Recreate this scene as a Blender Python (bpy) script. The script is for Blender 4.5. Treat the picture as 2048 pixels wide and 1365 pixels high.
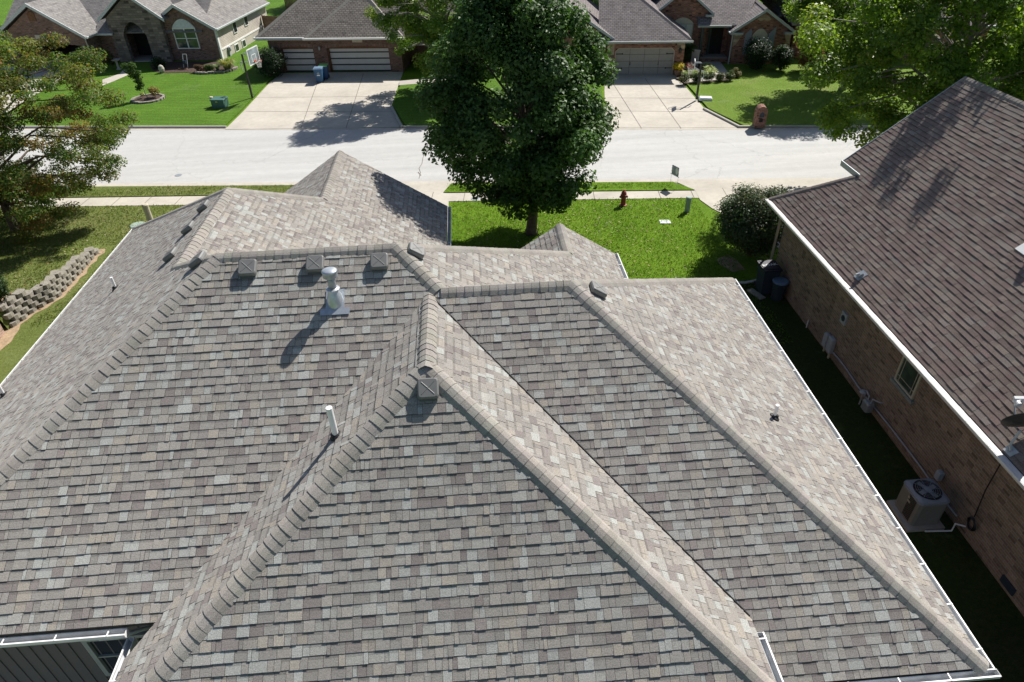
import bpy, math, random
import numpy as np
from mathutils import Vector
R = math.radians
for o in list(bpy.data.objects): bpy.data.objects.remove(o)
C = bpy.context.scene.collection
scn = bpy.context.scene
# ------------------------------------------------------------------ camera
CAMZ = 13.298; FPX = 1343.21
FW = np.array([0.04443837, 0.80570239, -0.59065125])
RT = np.array([0.99701533, -0.07313069, -0.02474529])
UP = np.array([0.06313207, 0.58778871, 0.80654744])
CO = np.array([0, 0, CAMZ])
cd = bpy.data.cameras.new('camera'); cam = bpy.data.objects.new('camera', cd); C.objects.link(cam)
cd.sensor_width = 36; cd.lens = 36 * FPX / 2048; cd.clip_end = 2000; cd.clip_start = .1
from mathutils import Matrix
cam.matrix_world = Matrix(((RT[0], UP[0], -FW[0], 0), (RT[1], UP[1], -FW[1], 0), (RT[2], UP[2], -FW[2], CAMZ), (0, 0, 0, 1)))
scn.camera = cam
# ------------------------------------------------------------------ light
SUN_AZ = R(42.5); SUN_EL = R(45)
SD = Vector((math.sin(SUN_AZ) * math.cos(SUN_EL), math.cos(SUN_AZ) * math.cos(SUN_EL), math.sin(SUN_EL)))
w = bpy.data.worlds.new('World'); scn.world = w; w.use_nodes = True
nt = w.node_tree; bg = nt.nodes['Background']
sky = nt.nodes.new('ShaderNodeTexSky'); sky.sky_type = 'NISHITA'; sky.sun_disc = False
sky.sun_elevation = SUN_EL; sky.sun_rotation = SUN_AZ
nt.links.new(sky.outputs[0], bg.inputs[0]); bg.inputs[1].default_value = 0.055
sl = bpy.data.lights.new('sun', 'SUN'); sl.energy = 4.45; sl.angle = R(0.53); sl.color = (1, .955, .89)
so = bpy.data.objects.new('sun', sl); C.objects.link(so); so.location = (30, 30, 40)
so.rotation_euler = (-SD).to_track_quat('-Z', 'Y').to_euler()
scn.view_settings.view_transform = 'Standard'; scn.view_settings.look = 'None'
scn.view_settings.exposure = 0.74; scn.view_settings.gamma = 1
try:
    scn.cycles.max_bounces = 6; scn.cycles.diffuse_bounces = 3; scn.cycles.transparent_max_bounces = 8
except Exception: pass
# ------------------------------------------------------------------ helpers
rnd = random.Random(7)
def ray(px, py): return FW + (px - 1024) / FPX * RT - (py - 682.5) / FPX * UP
def at(px, py, z=0.0):          # where a line of sight meets the level z
    d = ray(px, py); return CO + d * ((z - CAMZ) / d[2])
def onp(px, py, n, p):          # where it meets a plane
    d = ray(px, py); n = np.array(n, float); return CO + d * (((np.array(p, float) - CO) @ n) / (d @ n))
def nrm(a): a = np.array(a, float); return a / np.linalg.norm(a)
def props(o, label=None, cat=None, group=None, kind=None):
    if label: o['label'] = label
    if cat: o['category'] = cat
    if group: o['group'] = group
    if kind: o['kind'] = kind
    return o
def thing(name, label, cat, loc=(0, 0, 0), rz=0, group=None):
    o = bpy.data.objects.new(name, None); C.objects.link(o); o.empty_display_size = .2
    o.location = loc; o.rotation_euler = (0, 0, rz)
    return props(o, label, cat, group)
def worldloc(o):
    v = np.zeros(3)
    while o is not None: v += np.array(o.location); o = o.parent
    return v
def finish(me, name, mats, parent, local, smooth):
    for m in (mats if isinstance(mats, (list, tuple)) else [mats]): me.materials.append(m)
    o = bpy.data.objects.new(name, me); C.objects.link(o)
    if parent is not None:
        o.parent = parent
    if smooth: me.polygons.foreach_set('use_smooth', [True] * len(me.polygons))
    return o
class MB:
    def __init__(s): s.v = []; s.f = []; s.m = []; s.c = []; s.mi = 0; s.col = (1, 1, 1)
    def face(s, pts):
        i = len(s.v); s.v += [tuple(p) for p in pts]; s.f.append(tuple(range(i, i + len(pts)))); s.m.append(s.mi); s.c.append(s.col)
    def mesh(s, vs, fs):
        i = len(s.v); s.v += [tuple(p) for p in vs]
        for f in fs: s.f.append(tuple(i + k for k in f)); s.m.append(s.mi); s.c.append(s.col)
        return s
    def obox(s, c, ax, ay, az):     # centre, half vectors
        c, ax, ay, az = (np.array(q, float) for q in (c, ax, ay, az))
        vs = [c + i * ax + j * ay + k * az for k in (-1, 1) for j in (-1, 1) for i in (-1, 1)]
        return s.mesh(vs, [(0, 2, 3, 1), (4, 5, 7, 6), (0, 1, 5, 4), (2, 6, 7, 3), (0, 4, 6, 2), (1, 3, 7, 5)])
    def box(s, c, size, rz=0):
        a, b = math.cos(rz), math.sin(rz)
        return s.obox(c, (size[0] / 2 * a, size[0] / 2 * b, 0), (-size[1] / 2 * b, size[1] / 2 * a, 0), (0, 0, size[2] / 2))
    def rbox(s, c, size, r=.02, rz=0):   # box with bevelled vertical and top edges
        hx, hy, hz = (q / 2 for q in size); a, b = math.cos(rz), math.sin(rz); c = np.array(c, float); rings = []
        for z, k in ((-hz, 0), (hz - r, 0), (hz - r * .3, r * .3), (hz, r)):
            ring = []
            for sx, sy, st in ((1, 1, 0), (-1, 1, 90), (-1, -1, 180), (1, -1, 270)):
                for t in (0, 45, 90):
                    x = sx * (hx - r) + math.cos(R(st + t)) * (r - k); y = sy * (hy - r) + math.sin(R(st + t)) * (r - k)
                    ring.append(c + np.array([x * a - y * b, x * b + y * a, z]))
            rings.append(ring)
        return s.rings(rings, True)
    def rings(s, rings, caps=True, closed=True):
        n = len(rings[0]); vs = [p for r in rings for p in r]; fs = []
        for i in range(len(rings) - 1):
            for j in range(n if closed else n - 1):
                k = (j + 1) % n; fs.append((i * n + j, i * n + k, (i + 1) * n + k, (i + 1) * n + j))
        if caps: fs.append(tuple(range(n - 1, -1, -1))); fs.append(tuple((len(rings) - 1) * n + j for j in range(n)))
        return s.mesh(vs, fs)
    def tube(s, path, r, n=8, caps=True):
        path = [np.array(p, float) for p in path]; rs = r if isinstance(r, (list, tuple)) else [r] * len(path); rings = []; pu = None
        for i, p in enumerate(path):
            d = nrm(path[min(i + 1, len(path) - 1)] - path[max(i - 1, 0)])
            if pu is None: pu = np.cross(d, (0, 0, 1) if abs(d[2]) < .9 else (1, 0, 0))
            u = nrm(pu - d * (pu @ d)); pu = u; v = np.cross(d, u)
            rings.append([p + rs[i] * (math.cos(2 * math.pi * k / n) * u + math.sin(2 * math.pi * k / n) * v) for k in range(n)])
        return s.rings(rings, caps)
    def lathe(s, c, prof, n=16):
        c = np.array(c, float)
        return s.rings([[c + np.array([r * math.cos(2 * math.pi * k / n), r * math.sin(2 * math.pi * k / n), z]) for k in range(n)] for r, z in prof], True)
    def prism(s, pts, d):     # polygon pushed along vector d
        pts = [np.array(p, float) for p in pts]; d = np.array(d, float); n = len(pts)
        nn = sum((np.cross(pts[i], pts[(i + 1) % n]) for i in range(n)), np.zeros(3))
        if nn @ d > 0: pts = pts[::-1]
        vs = pts + [p + d for p in pts]
        return s.mesh(vs, [tuple(range(n)), tuple(range(2 * n - 1, n - 1, -1))] + [(i, i + n, (i + 1) % n + n, (i + 1) % n) for i in range(n)])
    def build(s, name, mats, parent=None, local=False, smooth=False, col=False):
        me = bpy.data.meshes.new(name)
        V = np.array(s.v, float)
        if parent is not None and not local: V = V - worldloc(parent)
        me.from_pydata(V.tolist(), [], s.f); me.update()
        if any(s.m): me.polygons.foreach_set('material_index', s.m)
        uvl = me.uv_layers.new(name='UVMap')
        nl = len(me.loops); nf = len(me.polygons)
        N = np.zeros(nf * 3); me.polygons.foreach_get('normal', N); N = N.reshape(-1, 3)
        tot = np.zeros(nf, int); me.polygons.foreach_get('loop_total', tot)
        lv = np.zeros(nl, int); me.loops.foreach_get('vertex_index', lv)
        T = np.stack([-N[:, 1], N[:, 0], np.zeros(nf)], 1); ln = np.linalg.norm(T, axis=1); flat = ln < .05
        T[flat] = (1, 0, 0); ln[flat] = 1; T /= ln[:, None]; B = np.cross(N, T)
        fi = np.repeat(np.arange(nf), tot); P = np.array(s.v, float)[lv]
        uv = np.stack([(P * T[fi]).sum(1), (P * B[fi]).sum(1)], 1).astype(np.float32)
        uvl.data.foreach_set('uv', uv.ravel())
        if col:
            a = me.attributes.new('Col', 'FLOAT_COLOR', 'FACE'); a.data.foreach_set('color', np.array([tuple(c) + (1,) for c in s.c], np.float32).ravel())
        return finish(me, name, mats, parent, local, smooth)
def copy_tree(o, parent=None):
    c = o.copy(); C.objects.link(c); c.parent = parent
    for ch in [q for q in bpy.data.objects if q.parent == o]: copy_tree(ch, c)
    return c
# ------------------------------------------------------------------ materials
def newmat(name):
    m = bpy.data.materials.new(name); m.use_nodes = True
    return m, m.node_tree, m.node_tree.nodes['Principled BSDF']
def lk(t, a, b): t.links.new(a, b)
def noise(t, scale, detail=4, vec=None, rough=.55):
    n = t.nodes.new('ShaderNodeTexNoise'); n.inputs['Scale'].default_value = scale; n.inputs['Detail'].default_value = detail; n.inputs['Roughness'].default_value = rough
    if vec is None:
        tc = t.nodes.new('ShaderNodeNewGeometry'); vec = tc.outputs['Position']
    lk(t, vec, n.inputs['Vector']); return n
def ramp(t, src, pts):
    r = t.nodes.new('ShaderNodeValToRGB'); e = r.color_ramp.elements
    while len(e) < len(pts): e.new(.5)
    for i, (p, c) in enumerate(pts):
        e[i].position = p; e[i].color = (c[0], c[1], c[2], 1) if isinstance(c, (tuple, list)) else (c, c, c, 1)
    lk(t, src, r.inputs[0]); return r.outputs[0]
def mul(t, a, b, mode='MULTIPLY', fac=1):
    m = t.nodes.new('ShaderNodeMixRGB'); m.blend_type = mode
    if hasattr(fac, 'links'): lk(t, fac, m.inputs[0])
    else: m.inputs[0].default_value = fac
    for i, q in ((1, a), (2, b)):
        if isinstance(q, (tuple, list)): m.inputs[i].default_value = (q[0], q[1], q[2], 1)
        else: lk(t, q, m.inputs[i])
    return m.outputs[0]
def bump(t, b, h, dist, strength=1):
    n = t.nodes.new('ShaderNodeBump'); n.inputs['Distance'].default_value = dist; n.inputs['Strength'].default_value = strength
    lk(t, h, n.inputs['Height']); lk(t, n.outputs[0], b.inputs['Normal'])
def M(name, col, rough=.8, var=.12, scale=5, var2=.0, scale2=60, metal=0, bmp=0, spec=.35, attr=False):
    m, t, b = newmat(name)
    if attr:
        a = t.nodes.new('ShaderNodeAttribute'); a.attribute_name = 'Col'; c = a.outputs['Color']
    else: c = col
    n = noise(t, scale, 5); c = mul(t, c, ramp(t, n.outputs[0], [(.3, 1 - var), (.7, 1 + var)]))
    if var2:
        n2 = noise(t, scale2, 3); c = mul(t, c, ramp(t, n2.outputs[0], [(.3, 1 - var2), (.7, 1 + var2)]))
    lk(t, c, b.inputs['Base Color']); b.inputs['Roughness'].default_value = rough; b.inputs['Metallic'].default_value = metal
    b.inputs['Specular IOR Level'].default_value = spec
    if attr: b.inputs['Diffuse Roughness'].default_value = .45
    if bmp: bump(t, b, (n2 if var2 else n).outputs[0], bmp)
    return m
def brickmat(name, c1, c2, mortar, bw=.215, bh=.075, ms=.01, rough=.9, bmp=.004, off=.5, dark=None, var=.25):
    m, t, b = newmat(name)
    uv = t.nodes.new('ShaderNodeUVMap'); uv.uv_map = 'UVMap'
    br = t.nodes.new('ShaderNodeTexBrick'); lk(t, uv.outputs[0], br.inputs['Vector'])
    br.offset = off; br.inputs['Scale'].default_value = 1; br.inputs['Mortar Size'].default_value = ms; br.inputs['Mortar Smooth'].default_value = .1
    br.inputs['Brick Width'].default_value = bw; br.inputs['Row Height'].default_value = bh; br.inputs['Bias'].default_value = 0
    br.inputs['Color1'].default_value = (*c1, 1); br.inputs['Color2'].default_value = (*c2, 1); br.inputs['Mortar'].default_value = (*mortar, 1)
    c = br.outputs['Color']
    # a second, independent pattern of odd bricks
    sc = t.nodes.new('ShaderNodeVectorMath'); sc.operation = 'DIVIDE'; lk(t, uv.outputs[0], sc.inputs[0]); sc.inputs[1].default_value = (bw * 1.0, bh, 1)
    sn = t.nodes.new('ShaderNodeVectorMath'); sn.operation = 'FLOOR'; lk(t, sc.outputs[0], sn.inputs[0])
    wn = t.nodes.new('ShaderNodeTexWhiteNoise'); wn.noise_dimensions = '2D'; lk(t, sn.outputs[0], wn.inputs['Vector'])
    c = mul(t, c, ramp(t, wn.outputs['Value'], [(0, 1 - var * 1.6), (.12, 1 - var * .4), (.8, 1 + var * .3), (1, 1 + var)]))
    n = noise(t, 1.2, 5); c = mul(t, c, ramp(t, n.outputs[0], [(.3, .86), (.7, 1.12)]))
    lk(t, c, b.inputs['Base Color']); b.inputs['Roughness'].default_value = rough; b.inputs['Specular IOR Level'].default_value = .25
    inv = t.nodes.new('ShaderNodeMath'); inv.operation = 'SUBTRACT'; inv.inputs[0].default_value = 1; lk(t, br.outputs['Fac'], inv.inputs[1])
    bump(t, b, inv.outputs[0], bmp)
    return m
def leafmat(name, trans=.3, rough=.5, tint=(1.35, 1.5, .6)):
    m, t, b = newmat(name)
    a = t.nodes.new('ShaderNodeAttribute'); a.attribute_name = 'Col'
    lk(t, a.outputs['Color'], b.inputs['Base Color']); b.inputs['Roughness'].default_value = rough; b.inputs['Specular IOR Level'].default_value = .2
    tr = t.nodes.new('ShaderNodeBsdfTranslucent'); lk(t, mul(t, a.outputs['Color'], tint), tr.inputs['Color'])
    mx = t.nodes.new('ShaderNodeMixShader'); mx.inputs[0].default_value = trans
    lk(t, b.outputs[0], mx.inputs[1]); lk(t, tr.outputs[0], mx.inputs[2]); lk(t, mx.outputs[0], t.nodes['Material Output'].inputs['Surface'])
    return m
def lawnmat(name, ga, gb, dry, dryamt=.5, stripes=0, ang=0, extra=None):
    m, t, b = newmat(name)
    g = t.nodes.new('ShaderNodeNewGeometry'); pos = g.outputs['Position']
    n1 = noise(t, .55, 6, pos, .62); n2 = noise(t, 9, 5, pos, .7); n3 = noise(t, .22, 4, pos); n4 = noise(t, 38, 4, pos, .75)
    c = mul(t, ga, gb, 'MIX', ramp(t, n1.outputs[0], [(.38, 0), (.62, 1)]))
    c = mul(t, c, dry, 'MIX', ramp(t, mul(t, n3.outputs[0], n2.outputs[0], 'MIX', .35), [(.62 - .2 * dryamt, 0), (.8 - .2 * dryamt, .85)]))
    c = mul(t, c, ramp(t, n2.outputs[0], [(.3, .72), (.7, 1.28)]))
    c = mul(t, c, ramp(t, n4.outputs[0], [(.3, .62), (.7, 1.34)]))
    n5 = noise(t, .34, 6, pos, .7); c = mul(t, c, (.2, .26, .11), 'MIX', ramp(t, n5.outputs[0], [(.6, 0), (.72, .5)]))
    if stripes:
        mp = t.nodes.new('ShaderNodeMapping'); mp.inputs['Rotation'].default_value = (0, 0, ang); lk(t, pos, mp.inputs[0])
        wv = t.nodes.new('ShaderNodeTexWave'); wv.bands_direction = 'Y'; wv.inputs['Scale'].default_value = stripes; wv.inputs['Distortion'].default_value = 3.5; wv.inputs['Detail'].default_value = 2
        lk(t, mp.outputs[0], wv.inputs[0]); c = mul(t, c, ramp(t, wv.outputs[0], [(.2, .94), (.8, 1.05)]))
    lk(t, c, b.inputs['Base Color']); b.inputs['Roughness'].default_value = .9; b.inputs['Specular IOR Level'].default_value = .1
    bump(t, b, mul(t, n4.outputs[0], n2.outputs[0], 'MIX', .4), .09, 1)
    return m
def concmat(name, col, stain=.12, fine=.1, rough=.9, tint=(1, 1, 1)):
    m, t, b = newmat(name)
    n1 = noise(t, .45, 7, None, .65); n2 = noise(t, 3.5, 6); n3 = noise(t, 45, 3)
    c = mul(t, col, ramp(t, n1.outputs[0], [(.3, 1 - stain), (.7, 1 + stain * .6)]))
    c = mul(t, c, ramp(t, n2.outputs[0], [(.25, 1 - stain * .7), (.6, 1)])); c = mul(t, c, ramp(t, n3.outputs[0], [(.3, 1 - fine), (.7, 1 + fine)]))
    lk(t, c, b.inputs['Base Color']); b.inputs['Roughness'].default_value = rough; b.inputs['Specular IOR Level'].default_value = .2
    bump(t, b, n3.outputs[0], .003); return m
def streetmat(name, col):
    m, t, b = newmat(name)
    g = t.nodes.new('ShaderNodeNewGeometry')
    mp = t.nodes.new('ShaderNodeMapping'); mp.inputs['Rotation'].default_value = (0, 0, R(7.3)); mp.inputs['Scale'].default_value = (.06, 1, 1); lk(t, g.outputs['Position'], mp.inputs[0])
    n1 = noise(t, 1.3, 5, mp.outputs[0]); n2 = noise(t, 2.2, 6); n3 = noise(t, 70, 3); n4 = noise(t, 6, 2, mp.outputs[0])
    c = mul(t, col, ramp(t, n1.outputs[0], [(.3, .9), (.7, 1.05)])); c = mul(t, c, ramp(t, n2.outputs[0], [(.3, .96), (.7, 1.03)]))
    c = mul(t, c, ramp(t, n3.outputs[0], [(.3, .86), (.7, 1.12)])); c = mul(t, c, ramp(t, n4.outputs[0], [(.3, .96), (.6, 1.0)]))
    vo = t.nodes.new('ShaderNodeTexVoronoi'); vo.feature = 'DISTANCE_TO_EDGE'; vo.inputs['Scale'].default_value = .16
    nn = noise(t, 1.1, 4); ad = t.nodes.new('ShaderNodeVectorMath'); ad.operation = 'MULTIPLY_ADD'
    lk(t, nn.outputs['Color'], ad.inputs[0]); ad.inputs[1].default_value = (1.6, 1.6, 0); lk(t, g.outputs['Position'], ad.inputs[2]); lk(t, ad.outputs[0], vo.inputs['Vector'])
    c = mul(t, c, ramp(t, vo.outputs['Distance'], [(0, .8), (.004, 1)]))
    lk(t, c, b.inputs['Base Color']); b.inputs['Roughness'].default_value = .85; b.inputs['Specular IOR Level'].default_value = .25
    bump(t, b, n3.outputs[0], .003); return m
def glassmat(name, col=(.02, .025, .03)):
    m, t, b = newmat(name)
    b.inputs['Base Color'].default_value = (*col, 1); b.inputs['Roughness'].default_value = .06; b.inputs['Specular IOR Level'].default_value = .8
    n = noise(t, 1.5, 3); lk(t, ramp(t, n.outputs[0], [(.3, tuple(q * .6 for q in col)), (.7, tuple(q * 1.8 for q in col))]), b.inputs['Base Color'])
    return m
mt = {}
mt['shingle'] = M('shingle_granules', None, .95, .05, 1.2, .34, 80, attr=True, spec=.15, bmp=.004)
mt['cap'] = M('ridge_granules', None, .95, .06, 2, .3, 80, attr=True, spec=.15, bmp=.004)
mt['brownshingle'] = M('brown_granules', None, .95, .1, 1.5, .3, 60, attr=True, spec=.15, bmp=.004)
mt['deck'] = M('roof_underlay', (.05, .047, .045), .9)
mt['white'] = M('white_painted_metal', (.78, .78, .76), .45, .04, 3, spec=.5)
mt['gutterin'] = M('gutter_metal', (.5, .52, .54), .5, .2, 4)
mt['bronze'] = M('grey_brown_plastic', (.16, .16, .155), .5, .05, 8, spec=.5)
mt['galv'] = M('galvanised_steel', (.5, .54, .58), .36, .12, 14, metal=.6, spec=.5)
mt['galvdull'] = M('dull_zinc', (.36, .39, .41), .5, .18, 20, metal=.5)
mt['pvc'] = M('white_pvc', (.8, .8, .8), .35, .03, 5, spec=.5)
mt['rubber'] = M('black_rubber', (.02, .02, .022), .6, .1, 9)
mt['black'] = M('black_paint', (.015, .015, .017), .4, .1, 9, spec=.5)
mt['brickN'] = brickmat('brown_brick', (.29, .195, .138), (.225, .155, .118), (.3, .26, .22), var=.3)
mt['brickL'] = brickmat('red_brown_brick', (.25, .13, .095), (.19, .105, .085), (.24, .2, .175), var=.35)
mt['brickM'] = brickmat('dark_red_brick', (.2, .09, .065), (.15, .075, .06), (.22, .19, .17), var=.3)
mt['brickR'] = brickmat('orange_red_brick', (.3, .125, .08), (.23, .1, .07), (.26, .2, .17), var=.5)
mt['soldier'] = brickmat('soldier_course_brick', (.26, .14, .105), (.2, .12, .09), (.2, .17, .15), bw=.075, bh=.22, off=0, var=.3)
mt['stone'] = brickmat('grey_ledge_stone', (.23, .19, .16), (.17, .145, .125), (.15, .13, .115), bw=.42, bh=.17, ms=.014, bmp=.012, var=.4)
mt['cream'] = brickmat('cream_quoin_stone', (.48, .38, .28), (.4, .3, .21), (.3, .25, .2), bw=.35, bh=.2, ms=.012, var=.4)
mt['siding'] = brickmat('beige_lap_siding', (.56, .5, .44), (.54, .49, .43), (.36, .32, .28), bw=6, bh=.11, ms=.01, bmp=.01, var=.03)
mt['farroofL'] = brickmat('light_grey_shingles', (.245, .232, .22), (.205, .195, .187), (.14, .13, .125), bw=.3, bh=.15, ms=.012, bmp=.006, var=.18)
mt['farroofM'] = brickmat('weathered_shingles', (.25, .225, .195), (.2, .18, .16), (.09, .08, .075), bw=.28, bh=.17, ms=.022, bmp=.01, var=.2)
mt['farroofR'] = brickmat('grey_brown_shingles', (.235, .205, .2), (.185, .165, .165), (.1, .09, .09), bw=.28, bh=.16, ms=.018, bmp=.01, var=.18)
mt['trimgrey'] = M('grey_green_trim', (.36, .4, .4), .5, .05, 4)
mt['trimL'] = M('pale_grey_trim', (.5, .53, .53), .5, .05, 4)
mt['taupe'] = M('taupe_garage_door', (.36, .335, .3), .6, .06, 3)
mt['doorwhite'] = M('pale_garage_panel', (.62, .6, .58), .55, .05, 2)
mt['stripe'] = M('charcoal_strip', (.03, .035, .04), .4, .1, 4)
mt['brownwood'] = M('stained_wood', (.16, .07, .035), .6, .3, 6)
mt['cedar'] = M('weathered_cedar', (.2, .125, .08), .85, .3, 3, .2, 30)
mt['palewood'] = M('pale_pine', (.48, .3, .17), .8, .2, 4)
mt['glass'] = glassmat('window_glass'); mt['boardglass'] = glassmat('clear_board', (.22, .27, .28)); mt['glassG'] = glassmat('greenish_glass', (.05, .07, .055))
mt['blind'] = M('pale_blind', (.55, .55, .5), .6, .06, 3)
mt['darkin'] = M('dark_interior', (.03, .028, .027), .9)
mt['bbs'] = M('charcoal_board_siding', (.16, .142, .14), .7, .06, 2)
mt['bark'] = M('grey_brown_bark', (.12, .095, .075), .95, .3, 6, .25, 30, bmp=.02)
mt['barkpale'] = M('pale_grey_bark', (.27, .25, .22), .9, .3, 6, .2, 30, bmp=.01)
mt['leaf'] = leafmat('foliage', .4); mt['leafbright'] = leafmat('backlit_foliage', .5, .45, (1.6, 1.7, .6)); mt['leafdark'] = leafmat('dense_foliage', .28, .5)
mt['lawn'] = lawnmat('lawn_grass', (.105, .2, .012), (.145, .255, .018), (.2, .23, .05), .15)
mt['lawnshade'] = lawnmat('shade_painted_grass', (.04, .06, .016), (.05, .075, .02), (.07, .06, .035), .3)  # lawn greens darkened: shade between the houses is put into the colour
mt['lawnleft'] = lawnmat('dry_lawn_grass', (.135, .175, .045), (.165, .2, .055), (.25, .225, .11), .55)
mt['lawnL'] = lawnmat('mown_lawn', (.08, .165, .018), (.1, .2, .022), (.135, .2, .04), .2, .55, R(12))
mt['lawnR'] = lawnmat('worn_lawn', (.12, .2, .022), (.15, .235, .034), (.25, .225, .1), .5)
mt['street'] = streetmat('pale_street', (.455, .452, .437))
mt['conc'] = concmat('driveway_concrete', (.485, .45, .39), .17); mt['concdark'] = concmat('path_concrete', (.43, .4, .36))
mt['kerb'] = concmat('kerb_concrete', (.4, .38, .34)); mt['joint'] = M('joint_tar', (.14, .12, .1), .9)
mt['mulch'] = M('brown_mulch', (.075, .05, .038), .95, .4, 18, .4, 90, bmp=.03)
mt['dirt'] = M('bare_tan_soil', (.34, .25, .16), .95, .2, 6, .25, 50, bmp=.01)
mt['block'] = M('split_face_block', (.27, .25, .21), .95, .2, 7, .25, 45, bmp=.02)
mt['red'] = M('faded_red_paint', (.28, .05, .045), .55, .2, 9)
mt['utilgreen'] = M('utility_green', (.06, .14, .115), .5, .1, 4)
mt['peddull'] = M('beige_plastic', (.5, .45, .35), .6, .08, 6); mt['pedgreen'] = M('pale_green_plastic', (.3, .38, .33), .6, .08, 6)
mt['blue'] = M('blue_plastic', (.035, .11, .22), .5, .1, 5); mt['blue2'] = M('deep_blue_plastic', (.02, .07, .2), .5, .1, 5); mt['lime'] = M('green_lid', (.16, .4, .13), .5, .1, 5)
mt['bindark'] = M('dark_slate_plastic', (.03, .045, .065), .5, .1, 5)
mt['binlid'] = M('navy_lid', (.012, .014, .03), .45, .1, 5); mt['bluelid'] = M('dusty_blue_lid', (.13, .2, .3), .5, .1, 5)
mt['acgrey'] = M('taupe_steel', (.22, .213, .197), .5, .06, 5); mt['acblue'] = M('grey_steel_top', (.27, .29, .33), .5, .06, 5)
mt['metergrey'] = M('meter_grey', (.4, .42, .46), .5, .1, 8)
mt['terracotta'] = M('clay_pot', (.35, .2, .12), .8, .1, 6)
mt['orange'] = M('orange_rim', (.5, .1, .05), .5); mt['net'] = M('white_cord', (.75, .75, .72), .8)
mt['signgrey'] = M('sign_slate', (.22, .26, .31), .5, .1, 5); mt['signpale'] = M('sign_pale', (.62, .66, .66), .5)
mt['carpaint'] = M('grey_car_paint', (.16, .19, .23), .3, .03, 2, spec=.6); mt['headlight'] = M('headlight_lens', (.6, .62, .64), .15, spec=.8)
mt['dishback'] = M('dark_grey_dish', (.03, .032, .03), .5, .1, 4); mt['dishgrey'] = M('dish_grey', (.45, .48, .5), .5)
mt['flower'] = leafmat('petals', .1)
# ------------------------------------------------------------------ setting: ground, street, paths
def flat(name, pts, m, z, kind='structure', thick=0):
    b = MB()
    if thick: b.prism([(p[0], p[1], z - thick) for p in pts], (0, 0, thick))
    else:
        a = sum(pts[i][0] * pts[(i + 1) % len(pts)][1] - pts[(i + 1) % len(pts)][0] * pts[i][1] for i in range(len(pts)))
        if a < 0: pts = pts[::-1]
        b.face([(p[0], p[1], z) for p in pts])
    o = b.build(name, m); o['kind'] = kind; return o
flat('ground', [(-400, -150), (400, -150), (400, 600), (-400, 600)], mt['lawn'], 0)
def near(x): return 31.78 - .113 * x          # near and far edges of the street
def far(x): return 39.73 - .1465 * x
def wn(x): return 29.42 - .0955 * x - .0      # house side of the near walk
def wf(x): return 30.46 - .094 * x
flat('street', [(-90, near(-90)), (90, near(90)), (90, far(90)), (-90, far(-90))], mt['street'], .006)
def band(name, fa, fb, x0, x1, m, z, thick=0): return flat(name, [(x0, fa(x0)), (x1, fa(x1)), (x1, fb(x1)), (x0, fb(x0))], m, z, 'structure', thick)
band('gutter_pan', lambda x: near(x) + .05, lambda x: near(x) - .42, -90, 90, mt['conc'], .012)
band('far_gutter_pan', lambda x: far(x) - .3, lambda x: far(x) + .1, -90, 90, mt['conc'], .012)
band('left_lawn_patch', wn, lambda x: wn(x) - 40, -60, -8.3, mt['lawnleft'], .004)
band('sidewalk', wn, wf, -70, 70, mt['conc'], .02)
flat('house_driveway', [(-8.1, near(-8.1) - .4), (-.85, near(-.85) - .4), (-1.3, 30.6), (-1.15, 29.5), (-1.25, 22), (-7.6, 22), (-7.6, 30.2)], mt['conc'], .024)
flat('neighbour_driveway', [tuple(at(1350, 364)[:2]), tuple(at(1390, 382)[:2]), tuple(at(1400, 401)[:2]), tuple(at(1424, 418)[:2]), (11.8, 25), (12.9, 20), (20, 20), (20, near(20) - .4)], mt['conc'], .026)
band('verge_strip', wf, lambda x: near(x) - .42, -70, -8.4, mt['lawnleft'], .06, .06)
flat('verge_strip_middle', [tuple(at(*p)[:2]) for p in ((903, 369), (887, 387), (1389, 382), (1346, 366))], mt['lawn'], .06, 'structure', .06)
flat('verge_strip_right', [(22, near(22) - .42), (60, near(60) - .42), (60, wf(60)), (21, wf(21))], mt['lawn'], .06, 'structure', .06)
# far side
flat('unseen_patio', [(-12.5, -6), (-4.7, -6), (-4.7, 6.3), (-12.5, 6.3)], mt['concdark'], .014)  # unseen slab, added to keep green bounce light off the back siding
dM = [(-14.74, 41.63), (-14.5, 45), (-14.23, 51.81), (-13.9, 54.3), (-4.6, 53.2), (-4.75, 50), (-4.9, 44.5), (-3.86, 40.48)]
flat('far_driveway', dM, mt['conc'], .024)
dR = [(7.2, far(7.2)), (8.6, 42), (9.3, 46), (10.2, 50.3), (15.1, 49.8), (14.9, 47.7), (14.66, 40.9), (15.6, far(15.6) + .02)]
flat('right_far_driveway', dR, mt['conc'], .024)
dL = [(-41, far(-41)), (-30.5, far(-30.5)), (-30.6, 52), (-30.2, 59.5), (-38.5, 60.5)]
flat('left_far_driveway', dL, mt['conc'], .024)
def seg(m, a, b, wd, z):
    a = np.array(a, float); b = np.array(b, float); d = nrm(b - a); p = np.array([-d[1], d[0]]) * wd / 2
    m.face([(*(a - p), z), (*(b - p), z), (*(b + p), z), (*(a + p), z)])
j = MB()
for a, b in (((510, 196), (798, 194)), ((492, 224), (805, 225)), ((602, 258), (640, 152)), ((692, 258), (727, 148)),
             ((1215, 197), (1395, 198)), ((1220, 223), (1418, 225)), ((1283, 258), (1224, 165)), ((1362, 258), (1290, 158)), ((1215, 172), (1372, 171))):
    seg(j, at(*a)[:2], at(*b)[:2], .035, .03)
for x in np.arange(-28, 26, 1.53): seg(j, (x, wn(x)), (x + .1, wf(x)), .025, .0275 if not -8.2 < x < -1 else .03)
seg(j, at(842, 352)[:2], at(836, 345)[:2], .05, .012)
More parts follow.
